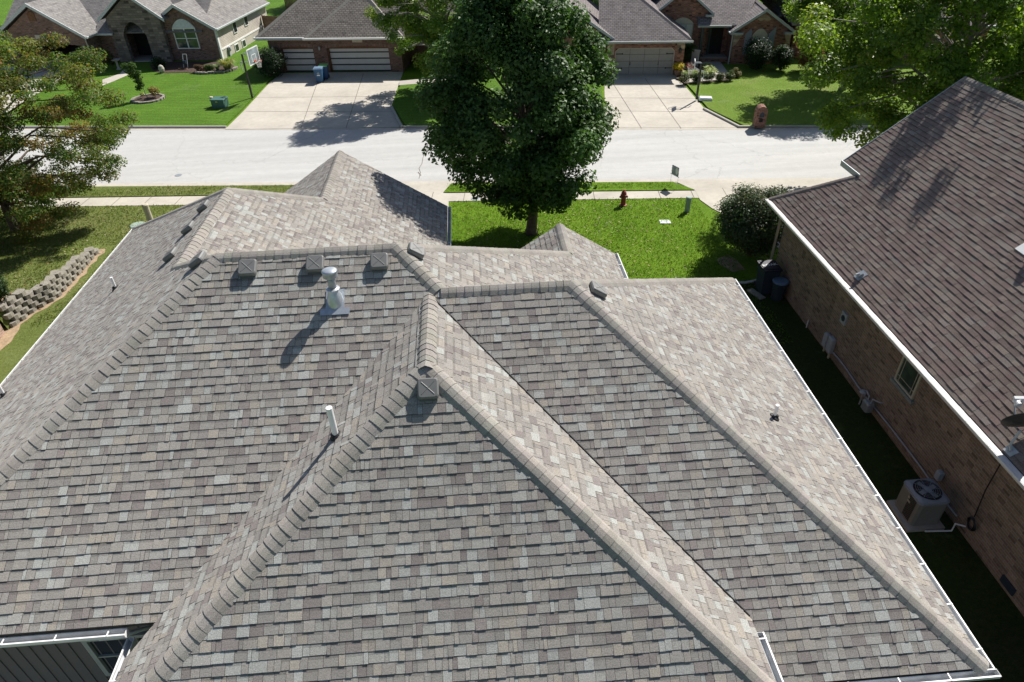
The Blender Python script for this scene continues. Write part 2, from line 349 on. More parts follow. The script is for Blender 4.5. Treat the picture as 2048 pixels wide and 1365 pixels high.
pc_ = [at(*q)[:2] for q in ((838, 358), (841, 346), (838, 338), (844, 328), (846, 316), (850, 308), (849, 300), (856, 290), (858, 280), (874, 268))]
for a, b in zip(pc_[:-1], pc_[1:]): seg(j, a, b, .03, .013)
jo = j.build('pavement_joints', mt['joint']); jo['kind'] = 'structure'
def lawnslab(name, pts, m): return flat(name, pts, m, .1, 'structure', .1)
def back(p, k=30): return (p[0] + k * .148, p[1] + k * .989)
lawnslab('left_far_lawn', [(-14.9, far(-14.9) + .16), (-14.66, 45), (-14.38, 51.8), (-14.05, 54.2), (-14.2, 64), (-23, 75), (-34, 70), (-30.1, 59.6), (-30.45, 52), (-30.3, far(-30.3) + .16)], mt['lawnL'])
lawnslab('middle_far_lawn', [(-3.75, far(-3.75) + .2), (-4.75, 44.4), (-4.62, 49.4), (-2.4, 49.7), (2, 51.5), (9.5, 50.4), (9.15, 46), (8.45, 42), (6.7, far(6.7) + .2)], mt['lawnL'])
lawnslab('right_far_lawn', [(15.9, far(15.9) + .16), (14.85, 41), (15.08, 47.6), (15.3, 48.6), (17.3, 49.3), (20, 51.6), (24.5, 51.2), (60, 47), (60, far(60) + .16)], mt['lawnR'])
flat('backyard_lawn', [(-60, 68), (-23, 78), (-14, 66), (0, 70), (24, 62), (70, 50), (70, 130), (-60, 130)], mt['lawnL'], .05, 'structure', .05)
k = MB()
def kerb(pts):
    for a, b in zip(pts[:-1], pts[1:]):
        a = np.array([*a, .0]); b = np.array([*b, .0]); d = nrm(b - a); q = np.array([-d[1], d[0], 0])
        k.prism([a, a + q * .15, a + q * .15 + (0, 0, .12), a + q * .03 + (0, 0, .125), a + (0, 0, .1)], b - a)
kerb([(-30.4, far(-30.4)), (-14.75, far(-14.75))]);
kerb([(-3.9, far(-3.9)), (6.9, far(6.9))]); kerb([(15.55, far(15.55)), (60, far(60))])
kerb([(14.5, 41.0), (15.5, far(15.5))]); kerb([(-4.05, far(-4)), (-4.95, 44.4)][::-1])
ko = k.build('far_kerb', mt['kerb']); ko['kind'] = 'structure'
flat('entry_path', [(-4.7, 50.3), (-4.7, 49.2), (-2.4, 49.5), (1.6, 51.2), (1.2, 52.3), (-2.6, 50.7)], mt['concdark'], .112, 'structure')
flat('garden_path', [tuple(at(*p, .1)[:2]) for p in ((1362, 160), (1368, 166), (1440, 160), (1462, 154), (1452, 140), (1440, 124), (1404, 124), (1418, 140), (1432, 150))], mt['concdark'], .114, 'structure')
flat('porch_path', [tuple(at(*p, .1)[:2]) for p in ((205, 172), (228, 163), (262, 148), (268, 138), (255, 130), (240, 148), (205, 160))], mt['conc'], .112, 'structure')
# raised ground on the left, held by the block wall
WP = [np.array(q, float) for q in ((-16.6, 20.85), (-16.38, 21.8), (-15.93, 22.7), (-15.9, 24.4), (-15.9, 26.35))]   # foot of the block wall
def wallx(y): return float(np.interp(y, [p[1] for p in WP], [p[0] for p in WP]))
def bankh(x, y): return .02 + float(np.interp(y, [20.6, 22, 23.3, 25, 26.4, 27], [.66, .64, .5, .36, .1, 0])) * min(1, max(0, (wallx(y) - .1 - x) / .12))
gm = MB(); go_ = [-24, -16, -10, -6, -4, -2.6, -1.6, -1, -.6, -.35, -.22, -.1]; gy = [20.7 + .45 * i for i in range(16)]
for a, b in zip(go_[:-1], go_[1:]):
    for c, d in zip(gy[:-1], gy[1:]):
        q = [(wallx(c) + a, c), (wallx(c) + b, c), (wallx(d) + b, d), (wallx(d) + a, d)]; gm.face([(x, y, bankh(x - .001, y)) for x, y in q])
go = gm.build('raised_lawn', mt['lawnleft'], smooth=True); go['kind'] = 'structure'
_r = random.Random(8); _ys = [14 + .35 * i for i in range(37)]
flat('bare_soil_strip', [(wallx(y) - .2, y) for y in _ys] + [(wallx(y) + .2 + _r.uniform(-.07, .09) + (.12 if y < 21 else 0), y) for y in _ys[::-1]], mt['dirt'], .012, 'structure')
flat('shaded_side_lawn', [(6.2, -8), (11.2, -8), (11.2, 20.6), (9.4, 20.9), (6.2, 19)], mt['lawnshade'], .005, 'structure')  # dark sheet that deepens the shade in the side gap
flat('bare_soil_bed', [(-19.6, 20.45), (-16.8, 20.45), (-16.65, 21.6), (-17.4, 22.2), (-19.6, 21.8)], mt['dirt'], .70, 'structure')
flat('bare_soil_patch', [tuple(at(*p)[:2]) for p in ((1432, 520), (1455, 510), (1475, 522), (1490, 540), (1465, 545), (1440, 530))], mt['dirt'], .01, 'structure')
# ------------------------------------------------------------------ the shingled house in front
PAL = [tuple(1.3 * q for q in c) for c in [(.322, .324, .302), (.295, .268, .231), (.272, .254, .23), (.276, .256, .23), (.256, .238, .216), (.212, .188, .176), (.26, .245, .224), (.305, .295, .272), (.236, .22, .203)]]
def clip(poly, clipper):
    out = poly
    n = len(clipper)
    for i in range(n):
        ax, ay = clipper[i]; bx, by = clipper[(i + 1) % n]; ex, ey = bx - ax, by - ay
        inp = out; out = []
        if not inp: return out
        for q in range(len(inp)):
            p = inp[q]; r = inp[q - 1]
            dp = ex * (p[1] - ay) - ey * (p[0] - ax); dr = ex * (r[1] - ay) - ey * (r[0] - ax)
            if (dp >= 0) != (dr >= 0):
                s = dr / (dr - dp); out.append((r[0] + s * (p[0] - r[0]), r[1] + s * (p[1] - r[1])))
            if dp >= 0: out.append(p)
    return out
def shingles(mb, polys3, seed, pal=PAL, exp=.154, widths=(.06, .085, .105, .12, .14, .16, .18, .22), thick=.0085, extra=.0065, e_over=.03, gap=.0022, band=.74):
    rn = random.Random(seed)
    p0 = np.array(polys3[0][0], float); n = np.zeros(3); pp = [np.array(q, float) for q in polys3[0]]
    for i in range(len(pp)): n += np.cross(pp[i] - pp[0], pp[(i + 1) % len(pp)] - pp[0])
    n = nrm(n); n = n if n[2] > 0 else -n
    u = nrm(np.cross((0, 0, 1), n)); v = np.cross(n, u)
    P2 = []
    for po in polys3:
        q = [((np.array(p) - p0) @ u, (np.array(p) - p0) @ v) for p in po]
        a = sum(q[i][0] * q[(i + 1) % len(q)][1] - q[(i + 1) % len(q)][0] * q[i][1] for i in range(len(q)))
        P2.append(q if a > 0 else q[::-1])
    vmin = min(p[1] for q in P2 for p in q); vmax = max(p[1] for q in P2 for p in q)
    umin = min(p[0] for q in P2 for p in q); umax = max(p[0] for q in P2 for p in q)
    v0 = vmin - e_over
    while v0 < vmax:
        v1 = v0 + exp; uu = umin - rn.random() * .3; jit = rn.uniform(-.0015, .002); tl = rn.uniform(-.0004, .0004); last = None
        while uu < umax:
            wd = rn.choice(widths) * rn.uniform(.85, 1.15); a, b = uu, uu + wd; uu = b
            up = rn.random() < .5
            if last is not None and last: up = rn.random() < .25
            last = up
            c = rn.choice(pal); g = rn.uniform(.93, 1.07); c = tuple(min(1, q * g) for q in c)
            hb = thick + jit + (extra if up else 0); ht = .002
            sk = rn.uniform(-.004, .004)
            a += gap; b -= gap; 
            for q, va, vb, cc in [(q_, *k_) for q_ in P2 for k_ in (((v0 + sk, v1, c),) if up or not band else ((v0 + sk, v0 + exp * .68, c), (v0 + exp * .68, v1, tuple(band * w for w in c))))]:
                rect = [(a, va), (b, va), (b, vb), (a, vb)]
                x0 = min(p[0] for p in q); x1 = max(p[0] for p in q)
                if b < x0 or a > x1: continue
                r = clip(rect, q if e_over == 0 else q)
                if len(r) < 3: continue
                k = len(r); base = [p0 + u * s + v * t for s, t in r]
                hs = [hb + (ht - hb) * max(0, min(1, (t - v0) / exp)) for s, t in r]
                vs = [base[i] + n * hs[i] for i in range(k)] + [base[i] - n * .003 for i in range(k)]
                fs = [tuple(range(k))]
                for i in range(k):
                    jn = (i + 1) % k
                    if r[i][1] > vb - 1e-4 and r[jn][1] > vb - 1e-4: continue
                    if va > v0 + .02 and r[i][1] < va + 1e-4 and r[jn][1] < va + 1e-4: continue
                    fs.append((i, i + k, jn + k, jn))
                mb.col = cc; mb.mesh(vs, fs); mb.c[len(mb.c) - len(fs) + 1:] = [(.045, .04, .036)] * (len(fs) - 1)
        v0 = v1
def planez(p, sx, sy):   # z on a plane through p with gradient sx, sy
    return lambda x, y: p[2] + sx * (x - p[0]) + sy * (y - p[1])
def caps(mb, lo, hi, d1, d2, seed, wid=.18, exp=.15, base=(.35, .325, .29)):
    rn = random.Random(seed); lo = np.array(lo, float); hi = np.array(hi, float); L = np.linalg.norm(hi - lo); d = (hi - lo) / L
    d1 = nrm(np.array(d1, float)); d2 = nrm(np.array(d2, float)); d1 = nrm(d1 - d * (d1 @ d)); d2 = nrm(d2 - d * (d2 @ d))
    up = nrm(-(d1 + d2)) if np.linalg.norm(d1 + d2) > .05 else np.array([0, 0, 1.])
    if up[2] < 0: up = -up
    n1 = nrm(np.cross(d, d1)); n1 = n1 if n1[2] > 0 else -n1; n2 = nrm(np.cross(d, d2)); n2 = n2 if n2[2] > 0 else -n2
    s = 0
    while s < L - .02:
        e = min(L, s + exp + .03); h0 = .038 + rn.uniform(-.003, .004); h1 = .029; g = rn.uniform(.9, 1.1); mb.col = tuple(q * g * rn.uniform(.98, 1.02) for q in base)
        w2 = wid * rn.uniform(.96, 1.04); sk = rn.uniform(-.006, .006); ring = []
        for (t, h) in ((s + sk, h0), (e, h1)):
            c = lo + d * t
            pr = [c + d1 * w2 + n1 * (h - .027), c + d1 * w2 * .55 + n1 * h, c + d1 * .05 + n1 * (h + .0), c + up * (h - .004), c + d2 * .05 + n2 * h, c + d2 * w2 * .55 + n2 * h, c + d2 * w2 + n2 * (h - .027)]
            ring.append(pr)
        sub = [r - up * .02 for r in ring[0]]
        n = 7; vs = ring[0] + ring[1] + sub; fs = []
        for i in range(n - 1):
            fs.append((i, i + 1, n + i + 1, n + i)); fs.append((i + 1, i, 2 * n + i, 2 * n + i + 1))
        sub2 = len(vs); vs += [ring[0][0] - n1 * .03, ring[1][0] - n1 * .03, ring[0][-1] - n2 * .03, ring[1][-1] - n2 * .03]
        fs += [(0, n, sub2 + 1, sub2), (2 * n - 1, n - 1, sub2 + 2, sub2 + 3)]
        mb.mesh(vs, fs)
        for q_ in range(len(fs)):
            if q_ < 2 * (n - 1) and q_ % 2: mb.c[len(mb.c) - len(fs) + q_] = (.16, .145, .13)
        s += exp * rn.uniform(.93, 1.07)
house = thing('shingled_house', 'large house under the camera with a mottled taupe shingle roof of many hips', 'house', (-2, 13, 0))
P0 = (-4.741, 11.237, 7.439); P1 = (-1.478, 11.237, 7.439); P2 = (-.686, 10.397, 6.928); A = (1.669, 10.397, 6.928); F = (7.108, 15.776, 3.417); B = (7.108, 4.628, 3.417)
V = (-.897, 10.331, 6.887); Cc = (-.897, 8.297, 6.887)
sx, sy, sw, sb, sf = .645, .609, .641, .726, .654
ZR = planez(P1, 0, sy); ZW = planez(P0, sx, 0); ZE = planez(P1, -sx, 0); ZE2 = planez(A, -sx, 0); ZE3 = planez((-6.256, 16.7, 6.461), -sx, 0)
ZWW = planez(Cc, sw, 0); ZWE = planez(Cc, -sw, 0); ZWB = planez(Cc, 0, sb); ZF = planez(P1, 0, -sf)
def pz(f, *xy): return [(x, y, f(x, y)) for x, y in xy]
HL = (-9.74, 5.94); RW = -12.267
VL = (-5.069, 5.94); VR = (3.756, 5.43)
slopes = [
 ([pz(ZR, (-4.741, 11.237), (-1.478, 11.237), (-.93, 10.656), (-.93, 5.94), HL),
   pz(ZR, (-.93, 10.656), (-.686, 10.397), (-.686, 5.94), (-.93, 5.94)),
   pz(ZR, (-.686, 10.397), (1.669, 10.397), (7.108, 4.628), (3.2, 4.628), (-.686, 10.11))], 1),
 ([pz(ZW, (-4.741, 11.237), HL, (RW, 5.94), (RW, 12.73), (-6.256, 12.73)), pz(ZW, (RW, 12.73), (RW, 23.0), (-6.256, 16.715), (-6.256, 12.73))], 2),
 ([pz(ZE3, (-6.256, 12.73), (-6.256, 16.715), (-4.373, 18.574), (-4.373, 14.59)), pz(ZE3, (-4.373, 14.59), (-4.373, 22.42), (-.932, 22.42), (-.932, 17.98))], 3),
 ([pz(ZE, (-1.478, 11.237), (2.319, 14.983), (2.319, 13.36), (-.686, 10.397)), pz(ZE, (2.319, 13.36), (2.319, 16.6), (3.887, 16.6), (3.887, 14.9))], 4),
 ([pz(ZE2, (1.669, 10.397), (7.108, 15.776), (7.108, 4.628))], 5),
 ([pz(ZWW, (-.897, 10.33), (-.897, 8.297), (-5.45, 4.27), (-5.45, 5.54))], 6),
 ([pz(ZWE, (-.897, 10.28), (-.897, 8.297), (3.756, 4.19), (3.756, 5.39))], 7),
 ([pz(ZWB, (-.897, 8.297), (-5.45, 4.27), (3.756, 4.19))], 8),
 ([pz(planez((-4.373, 20, 5.244), sx, 0), (-4.373, 18.574), (-4.373, 22.42), (-7.8, 22.42), (-7.8, 21.96))], 9),
 ([pz(planez((2.319, 16, 4.989), sx, 0), (2.319, 14.983), (2.319, 16.6), (.75, 16.6), (.75, 16.53))], 10),
]
rm = MB()
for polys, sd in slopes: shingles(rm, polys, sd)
hidden = [pz(ZF, (-4.741, 11.237), (-1.478, 11.237), (2.319, 14.983), (.75, 16.53), (-2, 17.5), (-6.256, 12.73)),
          pz(planez(A, 0, -sf), (-.686, 10.397), (1.669, 10.397), (7.108, 15.776), (3.887, 14.9)),
          pz(planez((-6.256, 16.715, 6.461), 0, -sf), (-6.256, 16.715), (-12.267, 23.0), (-7.8, 21.96), (-4.373, 18.574))]
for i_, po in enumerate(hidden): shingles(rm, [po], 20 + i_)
rm.mi = 1
for po in [p for ps, _ in slopes for p in ps] + hidden:
    rm.prism([np.array(q) - (0, 0, .006) for q in po], (0, 0, -.05))
roof = rm.build('roof', [mt['shingle'], mt['deck']], house, col=True)
dW = (-1, 0, -sx); dE = (1, 0, -sx); dB = (0, -1, -sy); dF = (0, 1, -sf); dwW = (-1, 0, -sw); dwE = (1, 0, -sw); dwB = (0, -1, -sb)
for i, (lo, hi, a, b) in enumerate([
    (P0, P1, dB, dF), (P2, P1, dB, dE), (P2, A, dB, dF), (B, A, dB, dE), (F, A, dF, dE), ((-9.74, 5.94, 4.214), P0, dW, dB), ((-6.256, 12.73, 6.461), P0, dW, dF),
    ((-6.256, 12.73, 6.461), (-6.256, 16.715, 6.461), dW, dE), ((-4.373, 18.574, 5.244), (-6.256, 16.715, 6.461), dF, dE), ((-12.267, 23.0, 2.581), (-6.256, 16.715, 6.461), dW, dF),
    ((-4.373, 18.574, 5.244), (-4.373, 22.42, 5.244), dW, dE), ((2.319, 14.983, 4.989), P1, dF, dE), ((2.319, 16.6, 4.989), (2.319, 14.983, 4.989), dW, dE),
    ((-.897, 8.2, 6.887), V, dwW, dwE), ((-5.45, 4.275, 3.968), Cc, dwW, dwB), ((3.756, 4.19, 3.905), Cc, dwE, dwB)]):
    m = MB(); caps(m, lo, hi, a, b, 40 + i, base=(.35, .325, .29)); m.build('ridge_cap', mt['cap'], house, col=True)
m = MB(); m.tube([np.array(V) + (.02, -.03, .012), (3.75, 5.44, 3.92)], .013, 6); m.build('valley_gap_shade', mt['rubber'], house)  # dark bead stands in for the shaded gap of the valley cut
def gutter(lo, hi, out, parent, h=.12, wd=.115, hang=.75, mats=None, drop=.03):
    lo = np.array(lo, float); hi = np.array(hi, float); out = np.array(out, float); L = np.linalg.norm(hi - lo); d = (hi - lo) / L; z = np.array([0, 0, 1.]); m = MB()
    def pr(p): return [p - z * drop, p - z * (drop + h), p + out * wd * .75 - z * (drop + h), p + out * wd - z * (drop + h * .5), p + out * wd - z * drop, p + out * (wd - .022) - z * drop, p + out * (wd - .022) - z * (drop + .012), p + out * (wd - .008) - z * (drop + h * .5), p + out * (wd * .7) - z * (drop + h - .008), p + out * .008 - z * (drop + h - .008), p + out * .008 - z * drop]
    m.rings([pr(lo), pr(hi)], False)
    n = len(m.f)
    for q in (3, 4): pass
    for i in range(n): m.m[i] = 1 if (i % 11) in (7, 8, 9) else 0
    for p, s in ((lo, 1), (hi, -1)):
        a = [p - z * drop, p - z * (drop + h), p + out * wd * .75 - z * (drop + h), p + out * wd - z * (drop + h * .5), p + out * wd - z * drop]
        m.prism(a, d * s * -.004)
    s = .3
    while s < L:
        c = lo + d * s; m.obox(c + out * wd * .5 - z * (drop - .003), d * .009, out * wd * .5, z * .005); s += hang
    return m.build('gutter', [mt['white'], mt['gutterin']], parent)
gutter((7.12, 4.62, 3.417), (7.12, 15.8, 3.417), (1, 0, 0), house)
gutter((3.95, 4.61, 3.417), (7.245, 4.61, 3.417), (0, -1, 0), house)
gutter((3.77, 4.05, 3.9), (3.77, 5.2, 3.9), (1, 0, 0), house)
gutter((-5.46, 4.2, 3.96), (-5.46, 5.9, 3.96), (-1, 0, 0), house)
gutter((-9.8, 5.92, 4.19), (-5.5, 5.92, 4.19), (0, -1, 0), house)
gutter((-12.28, 5.9, 2.581), (-12.28, 23.0, 2.581), (-1, 0, 0), house)
gutter((-.92, 17.9, 3.02), (-.92, 22.45, 3.02), (1, 0, 0), house)
gutter((3.9, 14.95, 3.977), (3.9, 16.65, 3.977), (1, 0, 0), house)
wm = MB()
for x0, x1, y0, y1, z1 in ((-11.8, -5.5, 6.4, 22.3, 2.5), (-5.5, 6.65, 6.4, 14.6, 3.35), (6.651 - 2.7, 6.649, 5.05, 6.399, 3.35), (-7.3, -1.35, 14.601, 22.1, 2.95), (.95, 3.45, 14.602, 16.3, 3.6), (-4.6, 3.3, 4.75, 6.398, 3.85)):
    wm.box(((x0 + x1) / 2, (y0 + y1) / 2, z1 / 2), (x1 - x0, y1 - y0, z1))
wm.build('wall', mt['brickN'], house)
# sheltered back wall with board siding, window and soffit
bw = MB(); bw.box((-7.2, 6.36, 2.6), (5.2, .08, 3.1))
for x in np.arange(-9.7, -4.7, .2): bw.box((x, 6.312, 2.6), (.022, .018, 3.1))
bw.build('board_siding', mt['bbs'], house)
sm = MB(); sm.box((-7.4, 6.15, 4.15), (4.7, .4, .03)); sm.build('soffit', mt['bbs'], house)
wf_ = MB(); x0, x1, z0, z1 = -6.63, -5.0, 2.3, 3.42
for c, s in (((x0 + .04, 6.29, (z0 + z1) / 2), (.08, .07, z1 - z0)), ((x1 - .04, 6.29, (z0 + z1) / 2), (.08, .07, z1 - z0)), (((x0 + x1) / 2, 6.29, z1 - .04), (x1 - x0 - .162, .07, .08)), (((x0 + x1) / 2, 6.29, z0 + .04), (x1 - x0 - .162, .07, .08)), (((x0 + x1) / 2, 6.292, 2.86), (x1 - x0 - .164, .05, .03)), ((-5.8, 6.292, 2.86), (.025, .048, 1.0))): wf_.box(c, s)
wfo = wf_.build('window', M('window_grey', (.36, .37, .36), .5), house)
g = MB(); g.face([(x0 + .05, 6.306, z0 + .05), (x1 - .05, 6.306, z0 + .05), (x1 - .05, 6.306, z1 - .05), (x0 + .05, 6.306, z1 - .05)]); g.build('pane', mt['glass'], wfo)
ds = MB(); ds.tube([(-5.9, 5.85, 4.06), (-5.75, 5.95, 3.9), (-5.35, 6.22, 3.7), (-5.3, 6.25, 2.2)], .04, 6); ds.build('downspout', mt['white'], house)
def roofvent(P, n, dn, parent, size=.325, hh=.12):
    """low square exhaust hood lying on a slope: flange, hood with a cross crease"""
    P = np.array(P, float); n = nrm(n); v = -nrm(dn); u = np.cross(v, n)
    m = MB(); rings = []
    for k, hz in ((.97, .035), (1.0, .05), (1.0, hh * .78), (.93, hh), (.86, hh * 1.05)):
        r = []
        hs = size / 2 * k
        for sxx, syy, st in ((1, 1, 0), (-1, 1, 90), (-1, -1, 180), (1, -1, 270)):
            for t in (0, 45, 90):
                rr = .045 * k; r.append(P + u * (sxx * (hs - rr) + rr * math.cos(R(st + t))) + v * (syy * (hs - rr) + rr * math.sin(R(st + t))) + n * hz)
        rings.append(r)
    m.rings(rings, True)
    for s in (1, -1):
        a = P + n * hh * 1.05 + (u + v * s) * size * -.3; b = P + n * hh * 1.05 + (u + v * s) * size * .3; q = nrm(np.cross(b - a, n)) * .007
        m.mesh([a - q, a + q, b + q, b - q, a + n * .006, b + n * .006], [(0, 4, 5, 3), (1, 2, 5, 4), (0, 1, 4), (2, 3, 5)])
    o = m.build('roof_vent', mt['bronze'], parent)
    f = MB(); f.obox(P + n * .02 + v * size * -.06, u * size * .42, v * size * .5, n * .012); f.build('flange', mt['bronze'], o)
nR = (0, -sy, 1); nW = (-sx, 0, 1); nE = (sx, 0, 1); nWB = (0, -sb, 1)
for px, py in ((498, 536), (632, 528), (760, 523)): roofvent(onp(px, py + 4, nR, P1), nR, dB, house)
roofvent(onp(857, 780, nWB, Cc), nWB, dwB, house)
for px, py in ((411, 417), (381, 460), (346, 514), (401, 525)): roofvent(onp(px, py, nW, P0), nW, dW, house)
roofvent(onp(829, 507, nE, P1), nE, dE, house); roofvent(onp(1192, 585, nE, A), nE, dE, house)
# gas flue
fb = onp(671, 602, nR, P1); z = np.array([0, 0, 1.])
fm = MB(); fm.lathe(fb - z * .16, [(.17, 0), (.165, .1), (.145, .2), (.115, .31), (.075, .4), (.07, .42)], 20)
fo = fm.build('flue_vent', mt['galv'], house, smooth=True)
m = MB(); m.lathe(fb + z * .245, [(.115, .0), (.118, .018), (.07, .035)], 20); m.build('storm_collar', mt['galv'], fo)
m = MB(); m.lathe(fb + z * .25, [(.07, 0), (.07, .27)], 16); m.build('pipe', mt['galvdull'], fo, smooth=True)
m = MB(); m.lathe(fb + z * .485, [(.08, 0), (.128, .02), (.13, .11), (.128, .115)], 24); m.build('cap_band', mt['galvdull'], fo)
m = MB(); m.lathe(fb + z * .6, [(.137, 0), (.135, .02), (.1, .042), (.02, .05)], 24); m.build('cap_top', mt['galv'], fo, smooth=True)
n = nrm(nR); v = nrm((0, 1, sy)); u = np.array([1., 0, 0]); m = MB()
m.obox(fb + n * .022 - v * .02, u * .165, v * .24, n * .004); m.obox(fb + n * .024 - v * .22, u * .26, v * .065, n * .004); m.build('flashing', mt['galv'], fo)
def ventpipe(P, n, h, parent, r=.032):
    P = np.array(P, float); m = MB(); m.tube([P - (0, 0, .05), P + (0, 0, h)], r, 14, True)
    o = m.build('vent_pipe', mt['pvc'], parent, smooth=False)
    b = MB(); n = nrm(n); u = np.array([1., 0, 0]) - n * n[0]; u = nrm(u); v = np.cross(n, u)
    b.rings([[P + n * hz + rr * (math.cos(a) * u + math.sin(a) * v) for a in np.linspace(0, 2 * math.pi, 14, endpoint=False)] for rr, hz in ((.105, .015), (.1, .03), (.06, .05), (.045, .085))], True)
    b.build('boot', mt['rubber'], o)
ventpipe(onp(672, 873, (-sw, 0, 1), Cc), (-sw, 0, 1), .6, house, .05); ventpipe(onp(232, 578, nW, P0), nW, .33, house); ventpipe(onp(9, 791, nW, P0), nW, .33, house)
ventpipe(onp(1548, 836, nE, A), nE, .32, house)
# ------------------------------------------------------------------ brown roofed neighbour on the right
nb = thing('brick_house', 'neighbouring brown brick house with a steep dark brown shingle roof at the right', 'house', (15, 9, 0))
NS = .8; ZN = planez((10.5, 10, 3.08), NS, 0); ZNE = planez((15.63, 10, 7.184), -NS, 0)
BP = [tuple(2.0 * q for q in c) for c in ((.118, .093, .079), (.106, .084, .073), (.13, .107, .09), (.112, .083, .074), (.122, .104, .092), (.102, .079, .069))]
m = MB()
npol = [pz(ZN, (10.5, 21.52), (12.35, 19.73), (10.5, 19.73)), pz(ZN, (10.5, 19.73), (15.63, 19.73), (15.63, -4), (10.5, -4)), pz(ZN, (12.42, 19.73), (12.42, 20.8), (15.63, 20.8), (15.63, 19.73))]
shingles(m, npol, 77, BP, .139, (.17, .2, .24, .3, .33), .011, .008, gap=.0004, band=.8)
m.mi = 1
for po in npol + [pz(ZNE, (15.63, 20.8), (15.63, -4), (20.8, -4), (20.8, 20.8)), pz(planez((11, 21.52, 3.06), 0, -.827), (10.5, 21.52), (12.35, 19.73), (15.6, 19.73), (15.6, 21.52))]:
    m.prism([np.array(q) - (0, 0, .008) for q in po], (0, 0, -.06))
m.build('roof', [mt['brownshingle'], mt['deck']], nb, col=True)
m = MB(); caps(m, (15.63, -4, 7.184), (15.63, 20.8, 7.184), (-1, 0, -NS), (1, 0, -NS), 91, base=(.26, .235, .21), wid=.17); m.build('ridge_cap', mt['brownshingle'], nb, col=True)
m = MB(); caps(m, (10.5, 21.52, 3.08), (12.35, 19.73, 4.56), (-1, 0, -NS), (0, 1, -NS), 92, base=(.24, .2, .18)); m.build('ridge_cap', mt['brownshingle'], nb, col=True)
m = MB()
m.box((15.8, 8.6, 1.5), (9.6, 24.8, 3.0)); m.prism([(12.75, 20.35, 3.0), (15.63, 20.35, 3.0), (18.5, 20.35, 3.0), (18.5, 20.35, 4.7), (15.63, 20.35, 7.0), (12.75, 20.35, 4.7)], (0, -.2, 0))
m.build('wall', mt['brickN'], nb)
m = MB(); m.box((10.75, 8.6, 2.98), (.46, 25.4, .03)); m.box((12.6, 20.3, 4.6), (.3, 1.0, .05)); m.build('soffit', mt['peddull'], nb)
m = MB(); d = np.array([0, 1, 0]); m.obox((12.36, 20.2, 4.56), (.012, 0, 0), (0, .62, 0), (0, 0, .09)); m.prism([(12.38, 20.79, 4.62), (12.38, 20.79, 4.46), (15.63, 20.79, 7.06), (15.63, 20.79, 7.2)], (0, .03, 0)); m.build('fascia', mt['galvdull'], nb)
m = MB(); m.box((10.49, 8.76, 2.97), (.03, 25.5, .18)); m.build('fascia', mt['white'], nb)
gg = gutter((10.47, 21.55, 3.075), (10.47, -4, 3.075), (-1, 0, 0), nb, h=.11, wd=.12)
m = MB(); m.obox((10.425, 8.77, 3.058), (.058, 0, .006), (0, 12.74, 0), (0, 0, .003)); m.build('gutter_cover', M('pinkish_white_metal', (.62, .57, .54), .5, .06, 3), nb)
m = MB(); m.tube([(10.42, 21.25, 2.95), (10.75, 21.25, 2.75), (10.93, 21.25, 2.6), (10.93, 21.25, .35)], .045, 6); m.build('downspout', M('tan_metal', (.36, .31, .26), .5), nb)
# window
def wallwin(y0, y1, z0, z1):
    m = MB()
    for c, s in (((10.985, (y0 + y1) / 2, z1 - .03), (.07, y1 - y0, .06)), ((10.985, (y0 + y1) / 2, z0 + .03), (.07, y1 - y0, .06)), ((10.985, y0 + .03, (z0 + z1) / 2), (.068, .06, z1 - z0 - .122)), ((10.985, y1 - .03, (z0 + z1) / 2), (.068, .06, z1 - z0 - .122))): m.box(c, s)
    wi = m.build('window', mt['peddull'], nb)
    g = MB(); g.face([(10.975, y1 - .06, z0 + .06), (10.975, y0 + .06, z0 + .06), (10.975, y0 + .06, z1 - .06), (10.975, y1 - .06, z1 - .06)]); g.build('pane', mt['glassG'], wi)
    s = MB(); s.box((10.965, (y0 + y1) / 2, z0 - .055), (.1, y1 - y0 + .16, .09)); s.build('sill', mt['galvdull'], wi)
    b = MB()
    for f in (.18, .82): b.box((10.97, y0 + (y1 - y0) * f, (z0 + z1) / 2), (.012, .014, z1 - z0 - .13)); 
    for f in (.16, .84): b.box((10.9705, (y0 + y1) / 2, z0 + (z1 - z0) * f), (.012, y1 - y0 - .13, .014))
    b.build('muntin', mt['peddull'], wi)
wallwin(12.32, 13.18, 1.58, 2.9)
m = MB(); m.box((10.97, 16.05, 1.6), (.06, .3, .38)); vo = m.build('wall_vent', mt['metergrey'], nb)
m = MB(); m.tube([(10.94, 16.05, 1.6), (10.93, 16.05, 1.6)], .1, 14); m.build('vent_opening', mt['bindark'], vo)
for y, zc, hh, ww in ((16.5, .47, .46, .22), (16.2, .5, .52, .27)):
    m = MB(); m.rbox((10.92, y, zc), (.15, ww, hh), .03); m.build('electrical_box', mt['metergrey'], nb)
m = MB(); m.tube([(10.95, 16.52, .3), (10.95, 16.52, -.02)], .03); m.build('riser_pipe', mt['peddull'], nb)
m = MB(); m.tube([(10.93, 16.15, .28), (10.93, 16.15, -.02)], .035); m.build('riser_pipe', mt['peddull'], nb)
m = MB(); m.tube([(10.94, 16.0, .33)] + [(10.94 + .01 * math.sin(y * 3), y, .33 + .03 * math.sin(y * 1.7)) for y in np.arange(15.6, 9.2, -.5)], .022, 6); m.build('conduit', mt['metergrey'], nb)
m = MB(); m.rbox((10.92, 10.52, .72), (.13, .16, .24), .02); m.build('electrical_box', mt['metergrey'], nb)
